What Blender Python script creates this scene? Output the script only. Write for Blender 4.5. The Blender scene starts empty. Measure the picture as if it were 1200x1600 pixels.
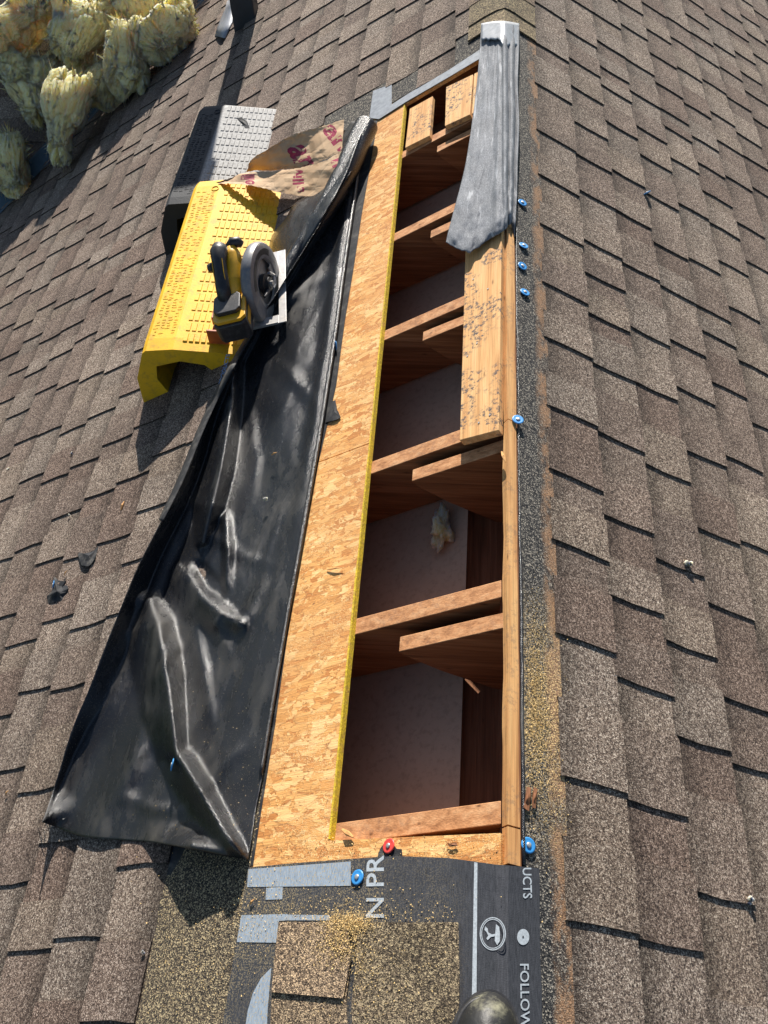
import bpy, math, random
from math import sin, cos, tan, radians, pi, atan2, sqrt
from mathutils import Vector, Matrix, Euler, noise
random.seed(7)
rnd = random.random
def ru(a, b): return a + (b - a) * rnd()

# ------------------------------------------------------------------ camera, world, sun, exposure
SC = bpy.context.scene
CAM = Vector((-0.1008, 0.0, 1.5)); FPX = 1436.6
cd = bpy.data.cameras.new('camera'); co = bpy.data.objects.new('camera', cd)
SC.collection.objects.link(co); SC.camera = co
co.location = CAM; co.rotation_euler = Euler((radians(36.51), radians(1.99), radians(4.44)), 'XYZ')
cd.sensor_fit = 'HORIZONTAL'; cd.sensor_width = 36.0; cd.lens = 36.0 * FPX / 1200.0
cd.clip_start = 0.02; cd.clip_end = 600.0
SUN_EL, SUN_AZ = radians(28.5), radians(-4.0)
w = bpy.data.worlds.new('World'); SC.world = w; w.use_nodes = True
nt = w.node_tree; nt.nodes.clear()
sky = nt.nodes.new('ShaderNodeTexSky'); sky.sky_type = 'NISHITA'; sky.sun_disc = False
sky.sun_elevation = SUN_EL; sky.sun_rotation = SUN_AZ; sky.air_density = 1.0; sky.dust_density = 0.6
bg = nt.nodes.new('ShaderNodeBackground'); bg.inputs[1].default_value = 0.065
wo = nt.nodes.new('ShaderNodeOutputWorld')
nt.links.new(sky.outputs[0], bg.inputs[0]); nt.links.new(bg.outputs[0], wo.inputs[0])
sl = bpy.data.lights.new('sun', 'SUN'); sl.energy = 5.0; sl.angle = radians(0.55); sl.color = (1.0, 0.94, 0.86)
so = bpy.data.objects.new('sun', sl); SC.collection.objects.link(so); so.location = (0, 0, 20)
SUND = Vector((cos(SUN_EL) * sin(SUN_AZ), cos(SUN_EL) * cos(SUN_AZ), sin(SUN_EL)))
so.rotation_euler = SUND.to_track_quat('Z', 'Y').to_euler()
SC.view_settings.view_transform = 'Standard'; SC.view_settings.look = 'None'
SC.view_settings.gamma = 1.0; SC.view_settings.use_curve_mapping = False
SC.view_settings.exposure = 0.95

# ------------------------------------------------------------------ geometry helpers
S = radians(31.3); CS, SN, TS = cos(S), sin(S), tan(S)
MR = Euler((radians(36.51), radians(1.99), radians(4.44)), 'XYZ').to_matrix()
def ray(x, y): return MR @ Vector(((x - 600) / FPX, -(y - 800) / FPX, -1.0))
def hitp(x, y, O, N):
    d = ray(x, y); t = (Vector(O) - CAM).dot(N) / d.dot(N); return CAM + d * t
def NRM(s): return Vector((s * SN, 0, CS))
def at(x, y, n=0.0, s=-1):                      # photograph point -> world point n above a roof slope (s=-1 left, 1 right)
    N = NRM(s); return hitp(x, y, N * n, N)
def W(s, u, y, n=0.0): return Vector((s * (u * CS + n * SN), y, -u * SN + n * CS))
def uy(p, s=-1): return (s * p.x * CS - p.z * SN, p.y)
def lerp(a, b, t): return a + (b - a) * t
def cr(pts, t):                                 # catmull-rom through tuples, t in 0..1
    n = len(pts) - 1; f = min(max(t, 0), 1) * n; i = min(int(f), n - 1); f -= i
    p = [pts[max(i - 1, 0)], pts[i], pts[i + 1], pts[min(i + 2, n)]]
    return tuple(0.5 * (2 * b + (c - a) * f + (2 * a - 5 * b + 4 * c - d) * f * f + (3 * b - a - 3 * c + d) * f ** 3) for a, b, c, d in zip(*p))
def interp(pts, v):                             # piecewise linear: pts = [(key, val...)]
    if v <= pts[0][0]: return pts[0][1]
    for a, b in zip(pts, pts[1:]):
        if v <= b[0]: return lerp(a[1], b[1], (v - a[0]) / (b[0] - a[0]))
    return pts[-1][1]
def sm(t): t = min(max(t, 0), 1); return t * t * (3 - 2 * t)

COL = SC.collection
class MB:
    def __init__(s): s.v = []; s.f = []; s.c = []; s.mi = []
    def add(s, vs, fs, col=None, mi=0):
        o = len(s.v); s.v += [Vector(v) for v in vs]
        for f in fs: s.f.append(tuple(o + i for i in f)); s.c.append(col); s.mi.append(mi)
    def box(s, c, h, M=None, col=None, mi=0):
        M = M or Matrix.Identity(3); c = Vector(c)
        vs = [c + M @ Vector((sx * h[0], sy * h[1], sz * h[2])) for sx in (-1, 1) for sy in (-1, 1) for sz in (-1, 1)]
        s.add(vs, [(0, 1, 3, 2), (4, 6, 7, 5), (0, 4, 5, 1), (2, 3, 7, 6), (0, 2, 6, 4), (1, 5, 7, 3)], col, mi)
    def hexa(s, b, t, col=None, mi=0):          # bottom loop, top loop (any n)
        n = len(b); s.add(list(b) + list(t), [tuple(range(n - 1, -1, -1)), tuple(range(n, 2 * n))] + [(i, (i + 1) % n, n + (i + 1) % n, n + i) for i in range(n)], col, mi)
    def tube(s, pts, r, seg=10, cap=True, flat=None, mi=0):
        pts = [Vector(p) for p in pts]; n = len(pts); rr = r if isinstance(r, (list, tuple)) else [r] * n
        up = None; vs = []
        for i, p in enumerate(pts):
            d = (pts[min(i + 1, n - 1)] - pts[max(i - 1, 0)]).normalized()
            if up is None: up = d.orthogonal().normalized() if flat is None else flat.normalized()
            a = (up - d * up.dot(d)).normalized(); up = a; b = d.cross(a)
            for k in range(seg):
                t = 2 * pi * k / seg; vs.append(p + (a * cos(t) + b * sin(t)) * rr[i])
        fs = [(i * seg + k, i * seg + (k + 1) % seg, (i + 1) * seg + (k + 1) % seg, (i + 1) * seg + k) for i in range(n - 1) for k in range(seg)]
        if cap: fs += [tuple(range(seg - 1, -1, -1)), tuple((n - 1) * seg + k for k in range(seg))]
        s.add(vs, fs, None, mi)
    def lathe(s, prof, M, O, seg=28, mi=0):     # prof [(r,z)], axis = M z
        vs = []; O = Vector(O)
        for r, z in prof:
            for k in range(seg): t = 2 * pi * k / seg; vs.append(O + M @ Vector((r * cos(t), r * sin(t), z)))
        m = len(prof); fs = [(i * seg + k, i * seg + (k + 1) % seg, (i + 1) * seg + (k + 1) % seg, (i + 1) * seg + k) for i in range(m - 1) for k in range(seg)]
        fs += [tuple(range(seg - 1, -1, -1)), tuple((m - 1) * seg + k for k in range(seg))]
        s.add(vs, fs, None, mi)
    def build(s, name, mat, parent=None, smooth=False, bevel=0, solid=0, autos=None):
        me = bpy.data.meshes.new(name); me.from_pydata([tuple(v) for v in s.v], [], s.f); me.update()
        for m in (mat if isinstance(mat, (list, tuple)) else [mat]): me.materials.append(m)
        if any(s.mi): me.polygons.foreach_set('material_index', s.mi)
        if any(c is not None for c in s.c):
            at_ = me.color_attributes.new('tint', 'FLOAT_COLOR', 'CORNER'); arr = []
            for p, c in zip(me.polygons, s.c):
                for j, li in enumerate(p.loop_indices):
                    cc = c[j] if (c is not None and isinstance(c[0], (tuple, list))) else (c or (1, 1, 1)); arr += [cc[0], cc[1], cc[2], 1.0]
            at_.data.foreach_set('color', arr)
        if smooth: me.polygons.foreach_set('use_smooth', [True] * len(me.polygons))
        o = bpy.data.objects.new(name, me); COL.objects.link(o)
        if parent is not None: o.parent = parent; o.matrix_parent_inverse = parent.matrix_world.inverted() if False else Matrix.LocRotScale(parent.location, parent.rotation_euler, parent.scale).inverted()
        if solid: md = o.modifiers.new('solid', 'SOLIDIFY'); md.thickness = solid; md.offset = -1
        if bevel:
            md = o.modifiers.new('bevel', 'BEVEL'); md.width = bevel; md.segments = 2; md.limit_method = 'ANGLE'; md.angle_limit = radians(35)
        if autos: me.polygons.foreach_set('use_smooth', [True] * len(me.polygons)); md = o.modifiers.new('es', 'EDGE_SPLIT'); md.split_angle = radians(autos)
        return o
def tag(o, label=None, cat=None, group=None, kind=None):
    if label: o['label'] = label
    if cat: o['category'] = cat
    if group: o['group'] = group
    if kind: o['kind'] = kind
    return o
def thing(name, loc, label, cat, group=None, rot=(0, 0, 0)):
    o = bpy.data.objects.new(name, None); COL.objects.link(o); o.location = loc; o.rotation_euler = rot; o.empty_display_size = 0.05
    return tag(o, label, cat, group)
def grid(mb, rows, closed=False, col=None):
    m = len(rows[0]); mb.add([p for r in rows for p in r], [(i * m + j, i * m + j + 1, (i + 1) * m + j + 1, (i + 1) * m + j) for i in range(len(rows) - 1) for j in range(m - 1)], col)
def nz(p, sc=1.0, oc=3):
    p = Vector(p) * sc; a = 1.0; v = 0
    for _ in range(oc): v += a * noise.noise(p); p = p * 2.03 + Vector((3.1, 1.7, 5.3)); a *= .5
    return v
def text_on(string, A, B, C, n, mat, name, parent, s=-1, lift=0.0006):
    """flat lettering laid on a slope: photograph points A (baseline start), B (baseline end), C (top of first letter)"""
    cu = bpy.data.curves.new(name, 'FONT'); cu.body = string; cu.size = 1.0; cu.resolution_u = 3; cu.offset = 0.012
    o = bpy.data.objects.new(name, cu); COL.objects.link(o); bpy.context.view_layer.update()
    me = o.evaluated_get(bpy.context.evaluated_depsgraph_get()).to_mesh()
    vs = [v.co.copy() for v in me.vertices]; fs = [tuple(p.vertices) for p in me.polygons]
    o.evaluated_get(bpy.context.evaluated_depsgraph_get()).to_mesh_clear(); bpy.data.objects.remove(o); bpy.data.curves.remove(cu)
    x0 = min(v.x for v in vs); x1 = max(v.x for v in vs); y0 = min(v.y for v in vs); y1 = max(v.y for v in vs)
    if isinstance(A, Vector): a, b, c = A, B, C
    else: a, b, c = at(*A, n, s), at(*B, n, s), at(*C, n, s)
    nn = (b - a).cross(c - a).normalized()
    if nn.dot(CAM - a) < 0: nn = -nn
    mb = MB(); mb.add([a + (b - a) * ((v.x - x0) / (x1 - x0)) + (c - a) * ((v.y - y0) / (y1 - y0)) + nn * lift for v in vs], fs)
    return mb.build(name, mat, parent)

# ------------------------------------------------------------------ materials
class NT:
    def __init__(s, name):
        s.m = bpy.data.materials.new(name); s.m.use_nodes = True; s.t = s.m.node_tree; s.t.nodes.clear()
        s.out = s.n('OutputMaterial'); s.b = s.n('BsdfPrincipled'); s.t.links.new(s.b.outputs[0], s.out.inputs[0])
        s.tc = s.n('TexCoord'); s.obj = s.tc.outputs['Object']
    def n(s, ty, **kw):
        x = s.t.nodes.new('ShaderNode' + ty)
        for k, v in kw.items(): setattr(x, k, v)
        return x
    def set(s, node, key, val):
        i = node.inputs[key]
        if hasattr(val, 'is_output') or isinstance(val, bpy.types.NodeSocket): s.t.links.new(val, i)
        else: i.default_value = val
    def map(s, scale=(1, 1, 1), rot=(0, 0, 0), loc=(0, 0, 0), src=None):
        x = s.n('Mapping'); s.set(x, 'Vector', src or s.obj); x.inputs['Scale'].default_value = scale; x.inputs['Rotation'].default_value = rot; x.inputs['Location'].default_value = loc
        return x.outputs[0]
    def noise(s, scale, vec=None, detail=3, rough=.55, dist=0, out=0):
        x = s.n('TexNoise'); s.set(x, 'Vector', vec or s.obj); x.inputs['Scale'].default_value = scale; x.inputs['Detail'].default_value = detail; x.inputs['Roughness'].default_value = rough; x.inputs['Distortion'].default_value = dist
        return x.outputs[out]
    def vor(s, scale, vec=None, feat='F1', out='Color', rnd_=1.0):
        x = s.n('TexVoronoi'); x.feature = feat; s.set(x, 'Vector', vec or s.obj); x.inputs['Scale'].default_value = scale; x.inputs['Randomness'].default_value = rnd_
        return x.outputs[out]
    def wave(s, scale, vec=None, dist=0, detail=2, dirn='X'):
        x = s.n('TexWave'); x.bands_direction = dirn; s.set(x, 'Vector', vec or s.obj); x.inputs['Scale'].default_value = scale; x.inputs['Distortion'].default_value = dist; x.inputs['Detail'].default_value = detail
        return x.outputs['Fac'] if 'Fac' in x.outputs else x.outputs[1]
    def sep(s, v, k=0):
        x = s.n('SeparateColor'); s.set(x, 0, v); return x.outputs[k]
    def xyz(s, k, v=None):
        x = s.n('SeparateXYZ'); s.set(x, 0, v or s.obj); return x.outputs[k]
    def ramp(s, fac, stops, mode='LINEAR'):
        x = s.n('ValToRGB'); s.set(x, 0, fac); cr_ = x.color_ramp; cr_.interpolation = mode
        while len(cr_.elements) < len(stops): cr_.elements.new(.5)
        for e, (p, c) in zip(cr_.elements, stops): e.position = p; e.color = (c[0], c[1], c[2], 1) if hasattr(c, '__len__') else (c, c, c, 1)
        return x.outputs[0]
    def mix(s, fac, a, b, mode='MIX'):
        x = s.n('Mix', data_type='RGBA', blend_type=mode); s.set(x, 0, fac)
        for k, v in ((6, a), (7, b)):
            if isinstance(v, tuple): v = (v[0], v[1], v[2], 1)
            s.set(x, k, v)
        return x.outputs[2]
    def math(s, op, a, b=0.0, c=0.0, clamp=False):
        x = s.n('Math', operation=op); x.use_clamp = clamp; s.set(x, 0, a); s.set(x, 1, b); s.set(x, 2, c); return x.outputs[0]
    def attr(s, name):
        x = s.n('Attribute'); x.attribute_name = name; return x.outputs[0]
    def bump(s, h, strength=.5, dist=.01, prev=None):
        x = s.n('Bump'); s.set(x, 'Height', h); x.inputs['Strength'].default_value = strength; x.inputs['Distance'].default_value = dist
        if prev: s.t.links.new(prev, x.inputs['Normal'])
        return x.outputs[0]
    def fin(s, col, rough=.8, spec=.3, normal=None, metal=0, **kw):
        if isinstance(col, tuple): col = (col[0], col[1], col[2], 1)
        s.set(s.b, 'Base Color', col); s.set(s.b, 'Roughness', rough); s.set(s.b, 'Specular IOR Level', spec); s.set(s.b, 'Metallic', metal)
        if normal: s.t.links.new(normal, s.b.inputs['Normal'])
        for k, v in kw.items(): s.set(s.b, k.replace('_', ' '), v)
        return s.m

def granule_mat(name, stops, tint=True, scale=520, dust=0.0, rough=.92):
    m = NT(name)
    v = m.vor(scale); f = m.sep(v, 0); v2 = m.vor(scale * .47); f2 = m.sep(v2, 1)
    fac = m.math('MULTIPLY_ADD', f, .62, m.math('MULTIPLY', f2, .38))
    big = m.noise(1.7, detail=4); fac = m.math('ADD', fac, m.math('MULTIPLY_ADD', big, .22, -.11))
    col = m.ramp(fac, stops)
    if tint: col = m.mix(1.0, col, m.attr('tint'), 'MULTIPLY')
    mot = m.ramp(m.noise(9, detail=5), [(.3, .84), (.7, 1.14)]); col = m.mix(1.0, col, mot, 'MULTIPLY')
    if dust:
        dm = m.ramp(m.noise(430, detail=1), [(.52, 0.0), (.62, 1.0)]); area = m.ramp(m.noise(5, detail=3), [(.35, 0.1), (.65, 1.0)])
        col = m.mix(m.math('MULTIPLY', m.math('MULTIPLY', dm, area), dust), col, (.60, .45, .30))
    h = m.vor(scale, out='Distance'); b = m.bump(h, .55, .0022); b = m.bump(m.noise(60, detail=2), .25, .004, b)
    return m.fin(col, rough, .25, b)
GST = [(0.08, (.014, .011, .010)), (.30, (.062, .048, .041)), (.50, (.134, .104, .083)), (.70, (.25, .208, .170)), (.90, (.50, .45, .385))]
M = {}
M['granule'] = granule_mat('shingle_granules', GST, scale=640)
M['headlap'] = granule_mat('headlap_granules', [(0.1, (.008, .009, .011)), (.45, (.028, .027, .028)), (.66, (.085, .078, .068)), (.86, (.36, .32, .25))], tint=False)
M['capsh'] = granule_mat('dusty_cap_granules', [(0.1, (.018, .015, .012)), (.36, (.060, .046, .034)), (.58, (.17, .13, .09)), (.84, (.50, .40, .26))], tint=True, dust=.5)

def headlap_dusty():
    m = NT('headlap_with_sawdust')
    f = m.sep(m.vor(480), 0)
    col = m.ramp(f, [(0.1, (.010, .010, .011)), (.5, (.035, .031, .028)), (.72, (.13, .105, .07)), (.9, (.42, .34, .2))])
    y = m.xyz(1); near = m.math('SUBTRACT', 1.0, m.math('SMOOTH_MIN', 1.0, m.math('MULTIPLY', m.math('MAXIMUM', m.math('SUBTRACT', y, .25), 0.0), 2.2), .1), clamp=True)
    dm = m.ramp(m.noise(420, detail=1), [(.50, 0.0), (.60, 1.0)])
    col = m.mix(m.math('MULTIPLY', dm, m.math('MULTIPLY_ADD', near, .24, .03)), col, (.52, .38, .22))
    b = m.bump(m.vor(480, out='Distance'), .55, .0022)
    return m.fin(col, .9, .25, b)
M['headdust'] = headlap_dusty()

def right_headlap():
    m = NT('headlap_with_adhesive_line')
    f = m.sep(m.vor(470), 0)
    col = m.ramp(f, [(0.1, (.008, .009, .011)), (.5, (.03, .029, .030)), (.74, (.085, .08, .072)), (.92, (.30, .27, .22))])
    x = m.xyz(0); wob = m.math('MULTIPLY_ADD', m.noise(14, detail=4), .03, -.015)
    d = m.math('ABSOLUTE', m.math('SUBTRACT', m.math('ADD', x, wob), .103))
    k = m.ramp(d, [(.009, 1.0), (.023, 0.0)])
    patch = m.ramp(m.noise(22, m.map((1, .5, 1)), detail=7, rough=.7), [(.42, .10), (.52, 1.0)])
    kk = m.math('MULTIPLY', m.math('MULTIPLY', k, patch), m.ramp(m.noise(260, detail=3), [(.36, .5), (.52, 1.0)])); col = m.mix(kk, col, m.ramp(m.noise(330, detail=2), [(.3, (.10, .055, .03)), (.6, (.33, .195, .11)), (.8, (.48, .36, .23))]))
    y = m.xyz(1); s1 = m.math('SUBTRACT', 1.0, m.math('MULTIPLY', m.math('ABSOLUTE', m.math('SUBTRACT', y, .70)), 3.6), clamp=True)
    dm = m.ramp(m.noise(380, detail=1), [(.50, 0.0), (.60, .8)])
    col = m.mix(m.math('MULTIPLY', dm, s1), col, (.76, .54, .26))
    return m.fin(col, .9, .25, m.bump(m.vor(470, out='Distance'), .5, .002))
M['headright'] = right_headlap()

def osb():
    m = NT('osb'); warp = m.noise(11, detail=3, out=1); L_ = []
    for i, ang in enumerate((1.45, 1.9, 1.05, .3)):
        v = m.map((15, 68, 24), (0, 0, ang), (i * 3.1, 1.7 * i, 0)); v = m.mix(.8, v, warp, 'ADD'); g = m.mix(.6, m.map((26, 520, 30), (0, 0, ang)), warp, 'ADD')
        L_.append((m.sep(m.vor(1.0, v), i % 3), m.noise(1.0, g, detail=3), m.vor(1.0, v, 'DISTANCE_TO_EDGE', 'Distance')))
    masks = [m.ramp(m.noise(30 + 5 * i, m.map(loc=(5 * i, 5, 5)), detail=4), [(.485, 0.0), (.50, 1.0)]) for i in range(3)]
    def pick(k):
        c = L_[0][k]
        for i in range(3): c = m.mix(masks[i], c, L_[i + 1][k])
        return c
    c = m.ramp(m.sep(pick(0), 0), [(.05, (.50, .20, .055)), (.35, (.66, .32, .095)), (.7, (.76, .41, .14)), (.95, (.85, .54, .23))])
    c = m.mix(1.0, c, m.ramp(m.sep(pick(1), 0), [(.28, .62), (.5, .95), (.7, 1.15)]), 'MULTIPLY')
    c = m.mix(m.ramp(m.sep(pick(2), 0), [(.0, .55), (.05, 0.0)]), c, (.26, .12, .045))
    c = m.mix(m.ramp(m.noise(150, detail=4), [(.63, 0.0), (.70, .8)]), c, (.16, .07, .03))
    c = m.mix(m.ramp(m.noise(5, detail=4), [(.4, 0.0), (.8, .45)]), c, (.42, .19, .07))
    sp = m.ramp(m.noise(520, detail=1), [(.56, 0.0), (.66, .7)]); c = m.mix(m.math('MULTIPLY', sp, m.ramp(m.noise(8), [(.45, 0.0), (.6, 1.0)])), c, (.80, .62, .32))
    b = m.bump(m.sep(pick(1), 0), .5, .0015); b = m.bump(m.sep(pick(0), 0), .35, .002, b); b = m.bump(m.noise(500, detail=2), .35, .001, b)
    return m.fin(c, .75, .25, b)
M['osb'] = osb()
def wood(name, a, b_, c_, axis=1, grain=1.0, stain=0, rough=.75, dark=None):
    m = NT(name); sc = [70, 70, 70]; sc[axis] = 3.0
    g = m.noise(1.0, m.map(tuple(sc)), detail=5, rough=.6, dist=.4); sc2 = [420, 420, 420]; sc2[axis] = 9
    g2 = m.noise(1.0, m.map(tuple(sc2)), detail=2)
    c = m.ramp(g, [(.28, a), (.5, b_), (.72, c_)]); c = m.mix(1.0, c, m.ramp(g2, [(.3, .8), (.65, 1.08)]), 'MULTIPLY')
    kn = m.vor(9, m.map(tuple(4 if i != axis else 1.1 for i in range(3))), out='Distance')
    c = m.mix(m.ramp(kn, [(.03, .8), (.12, 0.0)]), c, tuple(v * .35 for v in a))
    if stain:
        st = m.ramp(m.noise(85, detail=7, rough=.75), [(.50, 0.0), (.58, 1.0)]); bx = m.ramp(m.noise(9, detail=2), [(.46, 0.0), (.54, 1.0)])
        c = m.mix(m.math('MULTIPLY', m.math('MULTIPLY', st, bx), stain), c, (.095, .080, .075))
    b = m.bump(g2, .35, .0015); b = m.bump(g, .25, .003, b)
    return m.fin(c, rough, .25, b)
M['plank'] = wood('plank_wood', (.48, .23, .08), (.66, .37, .15), (.74, .47, .22), 1, stain=1.0)
M['strip'] = wood('deck_edge_wood', (.36, .16, .055), (.58, .31, .12), (.68, .41, .17), 1, stain=.35)
M['rafter'] = wood('shaded_rafter_wood', (.12, .042, .015), (.22, .085, .032), (.32, .14, .06), 0)  # rafter sides: shade put into the colour, darker than the tops
M['raftop'] = wood('sunlit_rafter_top_wood', (.27, .115, .045), (.48, .23, .10), (.60, .34, .17), 0, stain=.22)  # rafter tops: same lumber, sunlight put into a lighter colour
M['oldwood'] = wood('old_brown_board', (.13, .055, .025), (.22, .095, .045), (.32, .15, .075), 1)

def simple(name, col, rough=.6, spec=.4, nscale=40, namp=.25, bump=0, bscale=200, metal=0, bd=.002, dirt=None, **kw):
    m = NT(name); k = m.ramp(m.noise(nscale, detail=4), [(.3, 1 - namp), (.7, 1 + namp * .6)]); c = m.mix(1.0, col, k, 'MULTIPLY')
    if dirt: c = m.mix(m.ramp(m.noise(dirt[1], detail=6, rough=.7), [(.50, 0.0), (.68, dirt[2])]), c, dirt[0])
    b = m.bump(m.noise(bscale, detail=3), bump, bd) if bump else None
    return m.fin(c, rough, spec, b, metal, **kw)
def membrane():
    m = NT('black_membrane')
    y = m.math('ADD', m.xyz(1), 0.0)
    base = m.ramp(m.noise(6, detail=4), [(.3, (.007, .008, .010)), (.7, (.016, .017, .020))])
    dust = m.ramp(m.noise(5, m.map((2.2, .8, 2.2)), detail=9, rough=.72), [(.50, 0.0), (.66, 1.0)])
    sp = m.ramp(m.noise(520, detail=1), [(.50, .12), (.66, 1.0)])
    c = m.mix(m.math('MULTIPLY', m.math('MULTIPLY', dust, sp), .34), base, (.26, .235, .185))
    c = m.mix(m.ramp(m.vor(330, out='Distance'), [(.10, .5), (.16, 0.0)]), c, (.42, .31, .16))
    wv = m.math('MULTIPLY', m.wave(115, m.map((1, 1, 0), (0, 0, .75)), dirn='X'), m.wave(115, m.map((1, 1, 0), (0, 0, .75)), dirn='Y'))
    b = m.bump(wv, .45, .0014); b = m.bump(m.noise(24, detail=4), .16, .005, b); b = m.bump(m.noise(900, detail=1), .25, .0010, b)
    r = m.mix(dust, (.24, .24, .24), (.52, .52, .52))
    return m.fin(c, m.sep(r, 0), .58, b)
M['membrane'] = membrane()
M['felt'] = simple('black_felt', (.022, .023, .026), .75, .3, 20, .4, .5, 500, dirt=((.16, .15, .13), 30, .5))
def greyfelt():
    m = NT('grey_felt_fabric')
    g = m.noise(1.0, m.map((560, 150, 560)), detail=4, dist=1.0); c = m.ramp(g, [(.3, (.10, .107, .12)), (.55, (.20, .21, .225)), (.75, (.36, .37, .385))])
    c = m.mix(1.0, c, m.ramp(m.noise(12, detail=3), [(.3, .8), (.7, 1.12)]), 'MULTIPLY')
    c = m.mix(m.ramp(m.noise(9, m.map((10, .8, 10)), detail=2), [(.64, 0.0), (.70, .5)]), c, (.50, .52, .54))
    return m.fin(c, .78, .25, m.bump(m.noise(1.0, m.map((45, 12, 45)), detail=3), .22, .004, m.bump(g, .5, .0012)))
M['greyfelt'] = greyfelt()
M['tape'] = simple('pale_grey_backing', (.27, .29, .315), .45, .5, 60, .25, .3, 400)
def printed():
    m = NT('printed_underlayment')
    base = m.ramp(m.noise(1.0, m.map((500, 60, 500)), detail=3), [(.3, (.020, .022, .027)), (.7, (.050, .053, .062))])
    x = m.xyz(0); lf = m.math('MULTIPLY', m.math('SUBTRACT', -.04, x), 7.0, clamp=True)
    d = m.math('MULTIPLY', m.ramp(m.noise(400, detail=1), [(.50, 0.0), (.60, 1.0)]), m.math('MULTIPLY', lf, m.ramp(m.noise(7, detail=2), [(.4, .12), (.65, .55)])))
    c = m.mix(d, base, (.46, .36, .19))
    return m.fin(c, .7, .35, m.bump(m.noise(500), .4, .001))
M['printed'] = printed()
def ink():
    m = NT('pale_blue_ink')
    c = m.ramp(m.noise(1.0, m.map((600, 90, 600)), detail=3), [(.3, (.17, .215, .27)), (.7, (.32, .38, .44))])
    c = m.mix(m.ramp(m.noise(400, detail=1), [(.57, 0.0), (.66, .8)]), c, (.42, .33, .18))
    return m.fin(c, .65, .3)
M['ink'] = ink()
M['inkclean'] = simple('pale_grey_ink', (.38, .42, .45), .65, .3, 300, .25)
M['bluetxt'] = simple('blue_lettering', (.08, .19, .38), .5, .4, 300, .2)
M['yellow'] = simple('yellow_rubber', (.80, .455, .014), .62, .3, 9, .16, .4, 240, dirt=((.36, .20, .04), 34, .62), bd=.0015)
def dustyblack():
    m = NT('dusty_black_rubber')
    N_ = m.n('NewGeometry'); 
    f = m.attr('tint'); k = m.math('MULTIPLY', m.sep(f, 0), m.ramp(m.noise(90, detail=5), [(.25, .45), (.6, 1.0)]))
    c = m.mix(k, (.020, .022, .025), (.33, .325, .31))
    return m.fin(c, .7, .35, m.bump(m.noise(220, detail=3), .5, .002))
M['rubberblack'] = dustyblack()
M['sawblack'] = simple('black_plastic', (.022, .022, .024), .45, .45, 60, .2, .25, 900, dirt=((.12, .11, .10), 60, .3), bd=.0008)
M['sawyellow'] = simple('yellow_plastic', (.70, .37, .012), .42, .5, 50, .12, dirt=((.25, .15, .05), 60, .3))
M['guard'] = simple('grey_cast_metal', (.17, .17, .175), .42, .5, 50, .2, .2, 300, dirt=((.34, .28, .2), 40, .4), bd=.001)
M['steel'] = simple('scuffed_steel', (.46, .45, .44), .42, .5, 80, .2, .15, 400, metal=.55, dirt=((.55, .45, .34), 40, .5), bd=.0006)
M['orange'] = simple('rust_orange_plastic', (.38, .085, .02), .5, .4, 50, .15)
M['blue'] = simple('blue_plastic', (.035, .24, .56), .38, .5, 200, .12)
M['red'] = simple('red_plastic', (.66, .055, .045), .38, .5, 200, .12)
M['nail'] = simple('nail_metal', (.55, .53, .50), .4, .5, 200, .15, metal=.7)
M['drywall'] = simple('drywall_paper', (.45, .325, .225), .85, .2, 5, .12, .2, 90, dirt=((.12, .08, .05), 70, .28))
M['sawdust'] = simple('sawdust_chips', (.72, .52, .23), .8, .2, 300, .35)
M['chip'] = simple('wood_splinter', (.62, .33, .12), .7, .3, 200, .3)
M['yedge'] = simple('yellow_painted_edge', (.60, .42, .03), .75, .25, 160, .4, .8, 400, dirt=((.40, .22, .07), 70, .85))
M['post'] = simple('dark_vent_pipe', (.020, .026, .036), .5, .5, 30, .2)
M['flash'] = simple('grey_flashing', (.30, .31, .33), .5, .5, 40, .2, metal=.3)
M['valley'] = simple('blue_grey_valley_metal', (.06, .10, .13), .6, .4, 20, .2)
M['boot'] = simple('worn_boot_rubber', (.018, .018, .018), .5, .35, 50, .2, .5, 90, dirt=((.26, .25, .17), 17, .7), bd=.002)
M['grass'] = simple('lawn', (.05, .08, .025), .9, .2, 4, .4)
M['wall'] = simple('siding', (.45, .42, .38), .8, .3, 10, .1)
def insul():
    m = NT('glass_wool')
    f = m.noise(1.0, m.map((60, 60, 14), (.35, .3, 0)), detail=8, rough=.70, dist=1.5); f2 = m.noise(7, detail=3)
    c = m.ramp(f, [(.28, (.74, .55, .20)), (.45, (.90, .76, .36)), (.6, (.95, .86, .50)), (.74, (.98, .94, .70))])
    c = m.mix(m.ramp(f2, [(.54, 0.0), (.70, .55)]), c, (.88, .56, .16))
    c = m.mix(m.ramp(m.noise(14, detail=7, rough=.7), [(.66, 0.0), (.72, .45)]), c, (.20, .14, .08))
    b = m.bump(f, .7, .02); b = m.bump(m.noise(1.0, m.map((300, 300, 50), (.35, .3, 0)), detail=4, dist=2.5), 1.0, .008, b)
    return m.fin(c, 1.0, .05, b, Subsurface_Weight=1.0, Subsurface_Radius=(1.0, .85, .45), Subsurface_Scale=.09)
M['insul'] = insul()
def kraft():
    m = NT('kraft_paper')
    c = m.ramp(m.noise(14, detail=5), [(.3, (.42, .27, .15)), (.7, (.58, .41, .25))])
    cre = m.vor(11, m.mix(.06, m.obj, m.noise(9, detail=3, out=1), 'ADD'), 'DISTANCE_TO_EDGE', 'Distance')
    return m.fin(c, .75, .3, m.bump(m.ramp(cre, [(0.0, 0.0), (.05, 1.0)]), .18, .003, m.bump(m.noise(90, detail=3), .12, .001)))
M['kraft'] = kraft()
M['magenta'] = simple('magenta_ink', (.30, .035, .075), .75, .2, 90, .3)
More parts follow.
